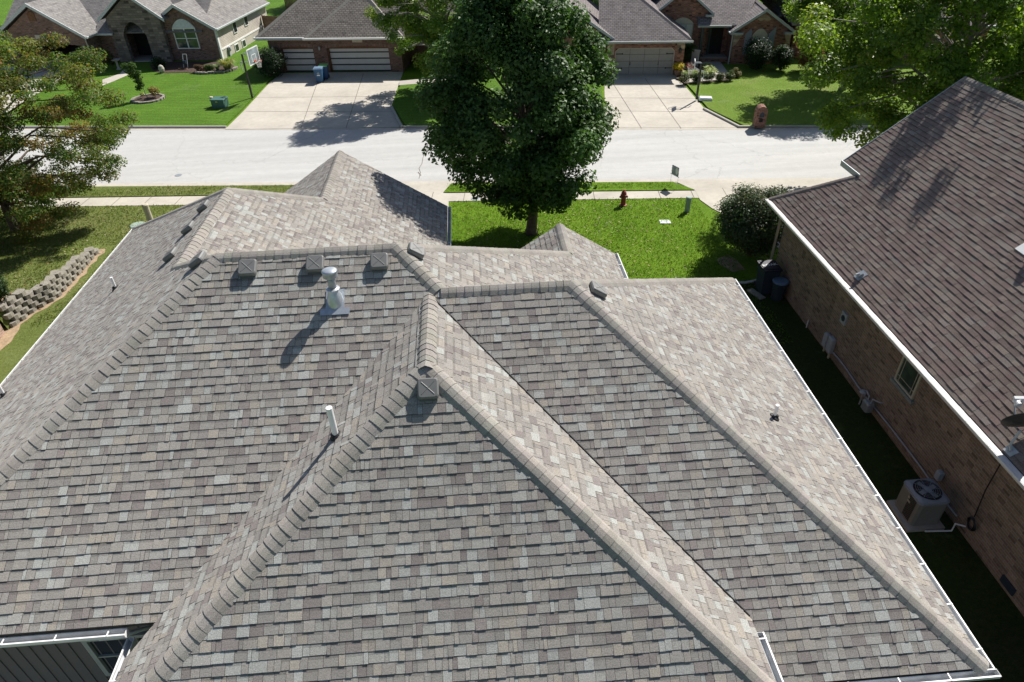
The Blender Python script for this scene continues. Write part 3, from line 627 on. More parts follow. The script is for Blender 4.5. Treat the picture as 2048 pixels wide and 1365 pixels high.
m = MB(); m.tube([(10.96, 9.32, 2.9), (10.93, 9.3, 2.4), (10.9, 9.27, 1.6), (10.95, 9.22, .75)], .014, 6); pc = [(10.93 - .03 * math.sin(i * .37), 9.18 + (.13 + .02 * math.sin(i * .21)) * math.cos(i * .4), .55 + .16 * math.sin(i * .4)) for i in range(64)]; m.tube(pc, .016, 6); m.build('cable_coil', mt['black'], nb)
m = MB(); m.tube([(10.97, 17.85, .3), (10.96, 17.84, .0)], .02); m.build('riser_pipe', mt['pvc'], nb)
m = MB(); m.box((10.985, 7.8, .22), (.04, .4, .2)); m.build('foundation_vent', mt['bindark'], nb)
for q in ((1722, 552), (2060, 500)):
    P = onp(*q, (-NS, 0, 1), (10.5, 10, 3.08)); n = nrm((-NS, 0, 1)); v = nrm((1, 0, NS)); u = np.array([0, 1., 0]); m = MB()
    if q[0] < 1800:
        m.obox(P + n * .02, u * .13, v * .15, n * .006); m.obox(P + n * .06, u * .07, v * .07, n * .04); m.tube([P + n * .1, P + n * .14 - v * .1], .03); m.build('roof_vent', mt['galvdull'], nb)
    else:
        m.obox(P + n * .02 + v * .1, u * .26, v * .28, n * .008); m.lathe(P + v * .15, [(.09, 0), (.09, .28), (.13, .3), (.13, .38), (.02, .4)], 14); m.build('flue_vent', mt['white'], nb)
# satellite dish on the lower edge of that roof
P = onp(2022, 903, (-NS, 0, 1), (10.5, 10, 3.08)); n = nrm((-NS, 0, 1)); v = nrm((1, 0, NS)); u = np.array([0, 1., 0])
sd = thing('satellite_dish', 'dark grey satellite dish with twin white receivers on the brown roof edge', 'satellite dish', P)
m = MB(); m.obox(P + n * .02, u * .11, v * .09, n * .008); m.obox(P + n * .06 + u * .04, u * .03, v * .05, n * .05); m.build('base_plate', mt['dishgrey'], sd)
top = P + np.array([-.02, .03, .55]); m = MB(); m.tube([P + n * .05, P + np.array([-.1, 0, .2]), P + np.array([-.06, .02, .38]), top], .026, 8); m.build('mast', mt['dishgrey'], sd)
dn = nrm((.12, .95, .42)); du = nrm(np.cross((0, 0, 1), dn)); dv = np.cross(dn, du); cen = top + dn * .12 + dv * .05 + du * -.12; m = MB()
rings = [[cen + dn * (.09 * (k ** 2) + o) + (du * math.cos(a) * .42 + dv * math.sin(a) * .36) * k for a in np.linspace(0, 2 * math.pi, 28, endpoint=False)] for o, ks in ((0, (.05, .3, .55, .8, 1)), (.012, (1.0, .8, .5, .2, .04))) for k in ks]
m.rings(rings, True); m.build('dish', mt['dishback'], sd, smooth=False)
m = MB(); m.tube([cen - dv * .3 + dn * .04, cen - dv * .12 + dn * .5], .018); m.tube([cen - dv * .1 + dn * .42, cen + dn * .5 + dv * .06], .03); m.build('feed_arm', mt['dishgrey'], sd)
m = MB()
for k in (-.08, .08): m.tube([cen + dn * .5 + dv * .06 + du * k, cen + dn * .36 + dv * .12 + du * k], [.055, .05], 12)
m.obox(cen + dn * .52 + dv * .12, du * .14, dn * .03, dv * .025); m.build('receiver', mt['white'], sd)
# air conditioner
ac = thing('air_conditioner', 'taupe outdoor air conditioner with a round top grille beside the brown brick wall', 'air conditioner', (10.22, 9.95, 0))
b = MB(); b.box((10.2, 9.93, .04), (.92, .92, .08)); b.build('pad', mt['kerb'], ac)
c = np.array([10.22, 9.95, 0.])
b = MB(); b.rbox(c + (0, 0, .47), (.74, .74, .78), .1); b.build('cabinet', mt['acgrey'], ac)
b = MB(); b.rbox(c + (0, 0, .885), (.76, .76, .05), .1)
bo = b.build('top_panel', mt['acblue'], ac)
b = MB(); b.lathe(c + (0, 0, .911), [(.31, 0), (.31, .003)], 28); b.build('fan_opening', mt['rubber'], bo)
b = MB()
for r in np.arange(.07, .31, .048): b.tube([c + (r * math.cos(a), r * math.sin(a), .93) for a in np.linspace(0, 2 * math.pi, 25)], .004, 4, False)
for a in np.arange(0, 6.28, .785): b.tube([c + (0, 0, .935), c + (.31 * math.cos(a), .31 * math.sin(a), .93)], .005, 4)
b.lathe(c + (0, 0, .916), [(.09, 0), (.09, .02), (.02, .025)], 14); b.build('fan_guard', mt['acblue'], bo)
b = MB()
for a in range(4): b.obox(c + (.15 * math.cos(a * 1.57 + .4), .15 * math.sin(a * 1.57 + .4), .918), (.1 * math.cos(a * 1.57 + .4), .1 * math.sin(a * 1.57 + .4), 0), (-.05 * math.sin(a * 1.57 + .4), .05 * math.cos(a * 1.57 + .4), 0), (0, 0, .002))
b.build('fan_blade', mt['galvdull'], bo)
b = MB()
for zz in np.arange(.16, .82, .045): b.obox(c + (-.372, -.13, zz), (.004, 0, 0), (0, .13, 0), (0, 0, .014))
b.build('louvre', mt['rubber'], ac)
b = MB(); b.box(c + (-.378, -.0, .7), (.008, .05, .06)); b.box(c + (-.378, -.04, .6), (.008, .1, .05)); b.build('label_plate', mt['peddull'], ac)
m = MB(); m.tube([at(1850, 1063, .06), at(1903, 1062, .06), at(1903, 1062, .06) + (.03, .03, .22), (10.97, 9.3, .3)], .02, 8)
props(m.build('drain_pipe', mt['pvc']), 'white bent plastic drain pipe from brick wall past the air conditioner', 'pipe')
# gas meter
gm_ = thing('gas_meter', 'grey gas meter with regulator and bent pipes at the foot of the brick wall', 'gas meter', (10.8, 13.55, 0))
b = MB(); b.rbox((10.76, 13.5, .36), (.22, .3, .3), .05); b.build('meter_body', mt['galvdull'], gm_)
b = MB(); b.tube([(10.84, 13.95, -.02), (10.84, 13.95, .42)], .022); b.lathe((10.84, 13.95, .42), [(.03, 0), (.11, .03), (.11, .06), (.04, .1)], 14); b.build('regulator', mt['metergrey'], gm_)
b = MB(); b.tube([(10.84, 13.95, .52), (10.82, 13.8, .62), (10.78, 13.6, .62), (10.77, 13.58, .5)], .02); b.tube([(10.77, 13.42, .5), (10.77, 13.42, .66), (10.9, 13.25, .66), (11.0, 13.25, .66)], .02); b.build('pipe', mt['metergrey'], gm_)
# bins by the corner
t = thing('trash_cart', 'tall dark wheeled trash cart with a navy lettered lid beside the brick wall', 'bin', (10.42, 20.25, 0))
b = MB(); b.rings([[np.array([10.42 + sx_ * k, 20.25 + sy_ * k2, z_]) for sx_, sy_ in ((-1, -1), (1, -1), (1, 1), (-1, 1))] for k, k2, z_ in ((.23, .26, .02), (.25, .29, .5), (.29, .34, 1.0), (.3, .36, 1.02))], True); b.build('body', mt['bindark'], t)
b = MB(); b.obox((10.42, 20.25, 1.05), (.32, 0, 0), (0, .39, .0), (0, 0, .025)); b.obox((10.42, 20.25, 1.085), (.25, 0, 0), (0, .3, 0), (0, 0, .012)); lo = b.build('lid', mt['binlid'], t)
cu = bpy.data.curves.new('lid_lettering', 'FONT'); cu.body = 'ROAK'; cu.size = .2; cu.extrude = .002; cu.align_x = 'CENTER'; cu.align_y = 'CENTER'
tmp = bpy.data.objects.new('tmp', cu); C.objects.link(tmp); bpy.context.view_layer.update()
me = bpy.data.meshes.new_from_object(tmp.evaluated_get(bpy.context.evaluated_depsgraph_get())); bpy.data.objects.remove(tmp)
lt = finish(me, 'lettering', mt['white'], lo, True, False); lt.location = np.array((10.42, 20.25, 1.1)) - worldloc(lo); lt.rotation_euler = (0, 0, R(8)); lt.scale = (1.05, 1, 1)
b = MB(); b.tube([(10.2, 20.62, .1), (10.26, 20.62, .1)], .1, 14); b.build('wheel', mt['rubber'], t); b = MB(); b.tube([(10.58, 20.62, .1), (10.64, 20.62, .1)], .1, 14); b.build('wheel', mt['rubber'], t)
t = thing('trash_can', 'short dark trash can with a dusty blue lid beside the brick wall', 'bin', (10.68, 19.72, 0))
b = MB(); b.lathe((10.68, 19.72, 0), [(.2, .0), (.22, .3), (.26, .68), (.27, .7)], 20); b.build('body', mt['bindark'], t, smooth=False)
b = MB(); b.lathe((10.68, 19.72, .7), [(.28, 0), (.285, .03), (.24, .06), (.05, .075)], 20); b.build('lid', mt['bluelid'], t)
m = MB(); m.tube([at(1462, 566, .06), at(1490, 566, .06), at(1515, 561, .06), at(1535, 552, .06), (10.95, 21.25, .3)], .055, 10)
props(m.build('drain_hose', M('dusty_white_hose', (.45, .47, .48), .6)), 'white corrugated drain hose lying on shaded grass by the trash cart', 'hose')
m = MB(); m.box((*at(1512, 590)[:2], .03), (.25, .7, .05), R(20)); props(m.build('stone_slab', mt['block']), 'dull flat stone slab in the shaded grass by the trash cart', 'slab')
# ------------------------------------------------------------------ houses across the street, in the frame of the street
TH = R(-8.5); U8 = np.array([math.cos(TH), math.sin(TH), 0]); V8 = np.array([-math.sin(TH), math.cos(TH), 0]); Z1 = np.array([0, 0, 1.])
def H(u, v, z=0.0): return U8 * u + V8 * v + Z1 * z
def fp(px, py, v):
    p = onp(px, py, V8, V8 * v); return (p @ U8, v, p[2])
def blk(m, u0, u1, v0, v1, z0, z1): return m.obox(H((u0 + u1) / 2, (v0 + v1) / 2, (z0 + z1) / 2), U8 * (u1 - u0) / 2, V8 * (v1 - v0) / 2, Z1 * (z1 - z0) / 2)
def wallpoly(m, uz, v, dv): return m.prism([H(u, v, z) for u, z in uz], V8 * dv)
def slab(m, pts, t=.09): return m.prism([H(*p) for p in pts], (0, 0, -t))
def part(name, mat, parent, fn, **k):
    m = MB(); fn(m); return m.build(name, mat, parent, **k)
def ridge(parent, mat, a, b, r=.09):
    m = MB(); a = H(*a); b = H(*b); d = nrm(b - a); q = nrm(np.cross(d, Z1)); w_ = nrm(np.cross(q, d))
    m.rings([[p - q * .16 - w_ * .07, p + w_ * .05, p + q * .16 - w_ * .07, p - w_ * .1] for p in (a, b)]); return m.build('ridge_cap', mat, parent)
def eave(parent, mat, a, b, out, h=.13, w_=.12):
    m = MB(); a = H(*a); b = H(*b); o = U8 * out[0] + V8 * out[1]
    m.prism([a, a + o * w_, a + o * w_ * .7 - Z1 * h, a - Z1 * h], b - a); return m.build('gutter', mat, parent)
def rake(parent, mat, a, b, dv=-.05, h=.22):
    m = MB(); a = H(*a); b = H(*b); m.prism([a + Z1 * .03, b + Z1 * .03, b - Z1 * (h - .03), a - Z1 * (h - .03)], V8 * dv); return m.build('rake_board', mat, parent)
def arcpts(u0, u1, z0, zt, n=14):
    return [(u0 + (u1 - u0) * k / n, z0 + (zt - z0) * math.sin(math.pi * k / n) ** .8) for k in range(n + 1)]
def window(parent, u0, u1, z0, z1, v, zt=None, frame='white', glass='glassG', mull=1, mid=True, arch_fill=None):
    f = MB(); t = .07
    for a in ((u0, u0 + t, z0, z1), (u1 - t, u1, z0, z1)): blk(f, a[0], a[1], v - .05, v + .04, a[2], a[3])
    blk(f, u0 + t, u1 - t, v - .048, v + .04, z0, z0 + t); blk(f, u0 + t, u1 - t, v - .048, v + .04, z1 - t, z1)
    for k in range(mull): c = u0 + (u1 - u0) * (k + 1) / (mull + 1); blk(f, c - .045, c + .045, v - .046, v + .04, z0 + t, z1 - t)
    if mid: c = (z0 + z1) / 2; blk(f, u0 + t, u1 - t, v - .044, v + .04, c - .025, c + .025)
    w_ = f.build('window', mt[frame], parent)
    g = MB(); g.face([H(u0, v - .01, z0), H(u1, v - .01, z0), H(u1, v - .01, z1), H(u0, v - .01, z1)]); g.build('pane', mt[glass], w_)
    if zt:
        a = MB(); wallpoly(a, arcpts(u0, u1, z1 + .002, zt), v - .04, .08); a.build('arch_panel', mt[arch_fill or frame], w_)
    return w_
# ---------------- middle house with two striped garage doors
hm = thing('garage_house', 'dark red brick house with two striped white garage doors and a weathered hip roof', 'house', H(-17, 52, 0))
def f(m):
    blk(m, -22.4, -21.55, 51.85, 52.2, 0, 2.5); blk(m, -19.0, -17.98, 51.8, 52.2, 0, 2.5); blk(m, -13.28, -12.4, 51.8, 52.2, 0, 2.5)
    for u0, u1, v in ((-21.55, -19.0, 51.86), (-17.98, -13.28, 51.81)):
        p = [(u0, 2.5), (u0, 1.72)] + [(a, b) for a, b in arcpts(u0, u1, 1.72, 1.86)][1:-1] + [(u1, 1.72), (u1, 2.5)]
        wallpoly(m, p, v, .3)
    blk(m, -22.4, -12.4, 52.21, 58, 0, 2.48); blk(m, -22.39, -4, 55, 65, 0, 2.47)
part('wall', mt['brickM'], hm, f)
for u0, u1, v in ((-21.55, -19.0, 51.84), (-17.98, -13.28, 51.79)):
    part('brick_arch', mt['soldier'], hm, lambda m: wallpoly(m, [(a, b + .0) for a, b in arcpts(u0 - .1, u1 + .1, 1.74, 1.88)] + [(a, b + .2) for a, b in arcpts(u0 - .1, u1 + .1, 1.74, 1.88)][::-1], v, .02))
    d = part('garage_door', mt['doorwhite'], hm, lambda m: [blk(m, u0 + .1, u1 - .1, 52.1, 52.15, .06 + .44 * k, .06 + .44 * k + .438) for k in range(4)])
    for k in range(4): part('dark_strip', mt['stripe'], d, lambda m: blk(m, u0 + .1, u1 - .1, 52.07, 52.11, .02 + .44 * k, .02 + .44 * k + .085))
    part('door_frame', mt['brownwood'], hm, lambda m: [blk(m, u0, u0 + .09, 51.95, 52.12, 0, 1.72), blk(m, u1 - .09, u1, 51.95, 52.12, 0, 1.72), wallpoly(m, arcpts(u0, u1, 1.72, 1.862) + [(u1, 1.66), (u0, 1.66)], 51.95, .17)])
MAT = mt['farroofM']; s_ = .72; zA = 2.58
def f(m):
    slab(m, [(-23.1, 51.5, zA), (-4, 51.5, zA), (-10, 57.5, zA + 6 * s_), (-17.1, 57.5, zA + 6 * s_)])
    slab(m, [(-23.1, 51.5, zA), (-17.1, 57.5, zA + 6 * s_), (-23.1, 63.5, zA)])
    slab(m, [(-17.1, 57.5, zA + 6 * s_), (-10, 57.5, zA + 6 * s_), (-4, 63.5, zA), (-23.1, 63.5, zA)])
    slab(m, [(-4, 51.5, zA), (-4, 63.5, zA), (-10, 57.5, zA + 6 * s_)])
    slab(m, [(-19.3, 51.15, zA), (-12, 51.15, zA), (-15.65, 54.8, zA + 3.65 * s_)]); slab(m, [(-19.3, 51.15, zA), (-15.65, 54.8, zA + 3.65 * s_), (-15.65, 55.2, zA + 3.65 * s_), (-19.3, 51.6, zA)])
    slab(m, [(-12, 51.15, zA), (-12, 58, zA), (-15.65, 58, zA + 3.65 * s_), (-15.65, 54.8, zA + 3.65 * s_)])
rf = part('roof', MAT, hm, f)
capM = M('hip_cap_grey', (.27, .25, .22), .95, .15, 6, .15, 40)
for a, b in (((-23.1, 51.5, zA), (-17.1, 57.5, zA + 6 * s_)), ((-17.1, 57.5, zA + 6 * s_), (-10, 57.5, zA + 6 * s_)), ((-19.3, 51.15, zA), (-15.65, 54.8, zA + 3.65 * s_)), ((-15.65, 54.8, zA + 3.65 * s_), (-12, 51.15, zA))): ridge(hm, capM, a, b)
eave(hm, mt['white'], (-23.15, 51.48, zA), (-19.3, 51.48, zA), (0, -1)); eave(hm, mt['white'], (-19.4, 51.13, zA), (-11.9, 51.13, zA), (0, -1)); eave(hm, mt['white'], (-23.12, 51.4, zA), (-23.12, 63.5, zA), (-1, 0))
part('soffit', mt['peddull'], hm, lambda m: blk(m, -23.05, -12.05, 51.25, 51.84, 2.42, 2.45))
part('number_plaque', mt['peddull'], hm, lambda m: blk(m, -15.95, -15.2, 51.74, 51.8, 2.13, 2.34))
for u in (-22.05, -18.5): part('wall_lamp', mt['galvdull'], hm, lambda m: [m.lathe(H(u, 51.7, 1.6), [(.03, 0), (.08, .05), (.09, .22), (.03, .3)], 8), blk(m, u - .04, u + .04, 51.72, 51.86, 1.72, 1.8)])
window(hm, -10.6, -9.0, .8, 2.1, 54.96)
# ---------------- right house with taupe garage door
hr = thing('gabled_house', 'orange red brick house with a taupe garage door, arched windows and grey gables', 'house', H(8, 51, 0))
def f(m):
    blk(m, 2.6, 3.2, 50.6, 50.95, 0, 2.3); blk(m, 7.35, 8.0, 50.6, 50.95, 0, 2.3)
    p = [(3.2, 2.3), (3.2, 1.62), (3.42, 1.84), (7.13, 1.84), (7.35, 1.62), (7.35, 2.3)]; wallpoly(m, p, 50.6, .35)
    blk(m, 2.6, 8.0, 50.96, 60, 0, 2.3)
    wallpoly(m, [(-3.2, 0), (2.59, 0), (2.59, 2.5), (-.1, 4.25), (-3.2, 2.3)], 50.9, 8)
    wallpoly(m, [(6.3, 0), (10.0, 0), (10.0, 3.4), (8.15, 4.85), (6.3, 3.4)], 54.3, 6)
    blk(m, 10.01, 12.0, 55.2, 60, 0, 2.6); wallpoly(m, [(11.75, 0), (15.85, 0), (15.85, 2.3), (13.73, 3.62), (11.75, 2.3)], 53.2, 7)
part('wall', mt['brickR'], hr, f)
for pl_ in ([(7.45, 1.75), (7.98, 1.75), (7.98, 2.28), (7.45, 2.28)],): part('quoin_stone', mt['cream'], hr, lambda m: wallpoly(m, pl_, 50.58, .02))
part('quoin_stone', mt['cream'], hr, lambda m: wallpoly(m, [(2.65, .8), (3.12, 1.1), (3.12, 2.28), (2.65, 2.28)], 50.58, .02))
for pl_ in ([(11.8, 1.25), (12.05, 1.5), (12.5, 2.3), (11.8, 2.3)], [(15.8, 1.4), (15.55, 1.6), (15.25, 2.3), (15.8, 2.3)], [(13.73, 3.5), (13.2, 3.12), (13.5, 2.98), (13.75, 3.1), (14.0, 2.98), (14.25, 3.12)]): part('quoin_stone', mt['cream'], hr, lambda m: wallpoly(m, pl_, 53.175, .025))
d = part('garage_door', mt['taupe'], hr, lambda m: wallpoly(m, [(3.22, .02), (7.33, .02), (7.33, 1.6), (7.1, 1.82), (3.45, 1.82), (3.22, 1.6)], 50.8, .06))
def f(m):
    for z_ in (.47, .92, 1.37): blk(m, 3.25, 7.3, 50.792, 50.8, z_ - .008, z_ + .008)
    for u_ in (4.25, 5.27, 6.3): blk(m, u_ - .008, u_ + .008, 50.793, 50.801, .05, 1.78)
part('panel_groove', mt['darkin'], d, f)
for u_, s in ((3.27, 1), (7.28, -1)):
    for z_ in (.45, 1.42): part('strap_hinge', mt['black'], d, lambda m: [blk(m, min(u_, u_ + s * .5), max(u_, u_ + s * .5), 50.77, 50.79, z_ - .022, z_ + .022), blk(m, min(u_ + s * .42, u_ + s * .5), max(u_ + s * .42, u_ + s * .5), 50.768, 50.788, z_ - .05, z_ + .05)])
for u_ in (4.3, 6.28): part('handle', mt['black'], d, lambda m: [blk(m, u_ - .02, u_ + .02, 50.74, 50.77, .68, .88), blk(m, u_ - .03, u_ + .03, 50.76, 50.79, .66, .7)])
part('door_frame', mt['peddull'], hr, lambda m: [wallpoly(m, [(3.2, 0), (3.26, 0), (3.26, 1.6), (3.46, 1.79), (7.09, 1.79), (7.29, 1.6), (7.29, 0), (7.35, 0), (7.35, 1.62), (7.13, 1.84), (3.42, 1.84), (3.2, 1.62)], 50.66, .1)])
part('wall_lamp', mt['black'], hr, lambda m: [m.lathe(H(7.68, 50.46, 1.5), [(.03, 0), (.09, .06), (.1, .28), (.03, .38)], 8), blk(m, 7.64, 7.72, 50.46, 50.62, 1.62, 1.7)])
MAT = mt['farroofR']; s_ = .62; zr = 2.38
def f(m):
    t = 5.0
    slab(m, [(2.0, 50.2, zr), (8.4, 50.2, zr), (8.4 - t, 50.2 + t, zr + t * s_), (2.0, 50.2 + t, zr + t * s_)])
    slab(m, [(8.4, 50.2, zr), (8.4, 60.2, zr), (8.4 - t, 50.2 + t, zr + t * s_)])
    slab(m, [(-.1, 50.45, 4.55), (3.35, 50.45, 2.33), (3.35, 59, 2.33), (-.1, 59, 4.55)]); slab(m, [(-.1, 50.45, 4.55), (-.1, 59, 4.55), (-3.7, 59, 2.2), (-3.7, 50.45, 2.2)])
    slab(m, [(8.15, 54.0, 5.08), (8.15, 61, 5.08), (10.35, 61, 3.36), (10.35, 54.0, 3.36)]); slab(m, [(8.15, 54.0, 5.08), (5.95, 54.0, 3.36), (5.95, 61, 3.36), (8.15, 61, 5.08)])
    slab(m, [(9.2, 53.55, 2.68), (12.4, 53.55, 2.68), (15.6, 60, 6.2), (2.5, 60, 6.2), (9.2, 54.2, 3.06)])
    slab(m, [(16.6, 54, 2.4), (15.6, 60, 6.2), (16.6, 66, 2.4), (19, 60, 3.5)][:3]); slab(m, [(2.5, 60, 6.2), (15.6, 60, 6.2), (17, 67, 2.4), (0, 67, 2.4)])
    slab(m, [(13.73, 52.88, 3.82), (15.98, 52.88, 2.36), (15.98, 60.5, 2.36), (13.73, 60.5, 3.82)]); slab(m, [(13.73, 52.88, 3.82), (13.73, 60.5, 3.82), (11.5, 60.5, 2.36), (11.5, 52.88, 2.36)])
part('roof', MAT, hr, f)
for a, b in (((8.4, 50.2, zr), (3.4, 55.2, zr + 5 * s_)), ((13.73, 52.88, 3.84), (13.73, 60, 3.84)), ((8.15, 54, 5.1), (8.15, 61, 5.1)), ((-.1, 50.5, 4.57), (-.1, 59, 4.57))): ridge(hr, M('hip_cap_brown', (.19, .17, .165), .95, .15, 6, .15, 40), a, b)
TG = mt['trimgrey']
for a, b, v in (((11.5, 2.36), (13.73, 3.82), 52.88), ((13.73, 3.82), (15.98, 2.36), 52.88), ((5.95, 3.36), (8.15, 5.08), 54.0), ((8.15, 5.08), (10.35, 3.36), 54.0), ((-.1, 4.55), (3.35, 2.33), 50.45), ((-3.7, 2.2), (-.1, 4.55), 50.45)): rake(hr, TG, (a[0], v, a[1]), (b[0], v, b[1]), -.06, .2)
for u0, u1, v, z_ in ((11.5, 12.35, 52.86, 2.3), (15.25, 15.98, 52.86, 2.3), (9.75, 10.35, 53.98, 3.3), (5.95, 6.5, 53.98, 3.3)): part('eave_return', TG, hr, lambda m: blk(m, u0, u1, v - .05, v + .3, z_ - .14, z_))
eave(hr, TG, (2.0, 50.18, zr), (8.45, 50.18, zr), (0, -1)); eave(hr, TG, (9.2, 53.53, 2.68), (11.6, 53.53, 2.68), (0, -1)); eave(hr, TG, (11.48, 52.85, 2.34), (11.48, 53.5, 2.34), (-1, 0))
part('downspout', TG, hr, lambda m: m.tube([H(11.68, 53.05, 2.2), H(11.68, 53.1, .1)], .05, 6))
window(hr, 7.45, 8.98, 1.1, 2.68, 54.28, 3.08, 'trimgrey', 'blind', 2, False, 'peddull')
window(hr, 13.1, 14.15, .55, 2.05, 53.18, 2.5, 'peddull', 'blind', 1, False, 'peddull')
for u_, k in ((12.58, 0), (14.23, 1)): part('shutter', M('slate_blue_shutter', (.24, .26, .3), .6, .08, 9), hr, lambda m: wallpoly(m, [(u_, .75), (u_ + .45, .75), (u_ + .45, 2.15 if k == 1 else 2.3), (u_ + .38 if k == 0 else u_ + .07, 2.5), (u_, 2.3 if k == 1 else 2.15)][::1] if k == 0 else [(u_, .75), (u_ + .45, .75), (u_ + .45, 2.62), (u_ + .3, 2.5), (u_, 2.15)], 53.13, .06))
dr = part('front_door', mt['darkin'], hr, lambda m: blk(m, 10.55, 11.4, 55.12, 55.2, .36, 2.3)); part('door_trim', M('dark_teal_paint', (.05, .075, .07), .5), hr, lambda m: [blk(m, 9.55, 9.72, 53.75, 53.95, .3, 2.6), blk(m, 10.35, 10.53, 55.1, 55.19, .36, 2.4)])
part('porch_floor', mt['concdark'], hr, lambda m: [blk(m, 9.3, 11.74, 54.0, 55.19, 0, .34)]); part('porch_step', mt['brickR'], hr, lambda m: blk(m, 9.55, 11.73, 53.85, 53.99, 0, .3))
# ---------------- left house with stone porch and open garage
hl = thing('large_brick_house', 'large brick house with stone porch arch, open garage and beige siding end', 'house', H(-36, 56, 0))
gu0, gu1, gz = -44.6, -37.75, 2.42
def f(m):
    v = 53.55
    blk(m, gu0, -43.85, v, v + .3, 0, 2.4); blk(m, -38.3, gu1, v, v + .3, 0, 2.4)
    wallpoly(m, [(gu0, 2.4), (-43.85, 2.4), (-43.85, 1.68)] + arcpts(-43.85, -38.3, 1.68, 1.84)[1:-1] + [(-38.3, 1.68), (-38.3, 2.4), (gu1, 2.4), (-41.2, 4.5)], v, .3)
    blk(m, gu0, gu0 + .2, v + .31, 62, 0, 2.4); blk(m, gu1 - .2, gu1, v + .31, 62, 0, 2.4); blk(m, gu0 + .21, gu1 - .21, 61.8, 62, 0, 2.4)
    wallpoly(m, [(-33.35, 0), (-28.1, 0), (-28.1, 2.55), (-30.65, 4.05), (-33.35, 2.55)], 55.35, .3); blk(m, -33.35, -33.1, 55.66, 58, 0, 2.5); blk(m, -37.74, -35.9, 55.3, 58, 0, 2.5)
part('wall', mt['brickL'], hl, f)
part('garage_floor', mt['concdark'], hl, lambda m: blk(m, gu0 + .21, gu1 - .21, 53.55, 61.8, -.02, .03)); part('garage_ceiling', mt['darkin'], hl, lambda m: blk(m, gu0 + .21, gu1 - .21, 53.86, 61.79, 2.3, 2.38))
part('brick_arch', mt['soldier'], hl, lambda m: wallpoly(m, arcpts(-43.95, -38.2, 1.7, 1.86) + [(a, b + .24) for a, b in arcpts(-43.95, -38.2, 1.7, 1.86)][::-1], 53.53, .02))
part('number_plaque', mt['peddull'], hl, lambda m: blk(m, -41.75, -41.0, 53.5, 53.55, 2.22, 2.5)); part('gable_vent', mt['brownwood'], hl, lambda m: wallpoly(m, [(-41.68, 3.5), (-41.1, 3.5), (-41.1, 4.0), (-41.25, 4.15), (-41.53, 4.15), (-41.68, 4.0)], 53.5, .05))
part('wall_lamp', mt['galvdull'], hl, lambda m: m.lathe(H(-37.98, 53.42, 1.45), [(.03, 0), (.09, .06), (.1, .24), (.03, .32)], 8))
def f(m):
    u0, u1 = -35.35, -33.45
    wallpoly(m, [(-36.35, 0), (u0, 0), (u0, 2.1)] + arcpts(u0, u1, 2.1, 3.1)[1:-1] + [(u1, 2.1), (u1, 0), (-32.0, 0), (-32.0, 3.4), (-34.1, 5.05), (-36.35, 3.4)], 54.85, .4)
part('stone_porch', mt['stone'], hl, f)
part('entry_recess', mt['darkin'], hl, lambda m: [blk(m, -36.3, -32.1, 57.0, 57.1, 0, 3.3), blk(m, -36.3, -36.2, 55.26, 57, 0, 3.3), blk(m, -32.1, -32.0, 55.36, 57, 0, 3.2)]); part('porch_floor', mt['concdark'], hl, lambda m: blk(m, -36.19, -32.11, 55.0, 56.99, 0, .16))
def f(m):
    blk(m, -28.09, -27.98, 55.66, 66, .9, 2.6); blk(m, -33, -28.1, 65.8, 66, -.2, 2.6)
part('siding_wall', mt['siding'], hl, f)
part('foundation', mt['conc'], hl, lambda m: blk(m, -28.1, -27.97, 55.66, 66, -.2, .78)); part('trim_band', mt['white'], hl, lambda m: blk(m, -28.1, -27.94, 55.66, 66, .785, .895)); part('corner_board', mt['white'], hl, lambda m: blk(m, -28.12, -27.96, 55.4, 55.65, 0, 2.5))
for v, z0, z1 in ((58.8, 1.45, 2.3), (61.2, 1.55, 2.4), (58.3, .1, .7), (59.8, .1, .7)):
    f_ = MB(); f_.obox(H(-27.95, v, (z0 + z1) / 2), U8 * .03, V8 * .38, Z1 * (z1 - z0) / 2); w_ = f_.build('window', mt['white'], hl)
    g = MB(); g.obox(H(-27.93, v, (z0 + z1) / 2), U8 * .02, V8 * .3, Z1 * ((z1 - z0) / 2 - .07)); g.build('pane', mt['glass'], w_)
window(hl, -31.42, -29.55, 1.0, 2.55, 55.33, 3.2, 'white', 'glassG', 1, True, 'signpale'); part('brick_arch', mt['soldier'], hl, lambda m: wallpoly(m, arcpts(-31.55, -29.42, 2.5, 3.27) + [(a, b + .2) for a, b in arcpts(-31.65, -29.32, 2.5, 3.27)][::-1], 55.32, .03))
MAT = mt['farroofL']
def f(m):
    def gab(u0, uc, u1, z0, zc, v0, v1): slab(m, [(uc, v0, zc), (u1, v0, z0), (u1, v1, z0), (uc, v1, zc)]); slab(m, [(uc, v0, zc), (uc, v1, zc), (u0, v1, z0), (u0, v0, z0)])
    gab(-45.2, -41.2, -37.4, 2.4, 4.78, 53.2, 60); gab(-36.85, -34.1, -31.4, 3.35, 5.35, 54.5, 60); gab(-33.7, -30.65, -27.7, 2.52, 4.28, 55.0, 66.3)
    slab(m, [(-46, 55.2, 2.3), (-29, 55.2, 2.3), (-29, 62, 6.6), (-46, 62, 6.6)]); slab(m, [(-46, 62, 6.6), (-29, 62, 6.6), (-29, 68, 2.3), (-46, 68, 2.3)])
    slab(m, [(-37.6, 54.7, 2.35), (-36.1, 54.7, 2.35), (-36.1, 56.2, 3.3), (-37.6, 56.2, 3.3)])
part('roof', MAT, hl, f)
TL = mt['trimL']
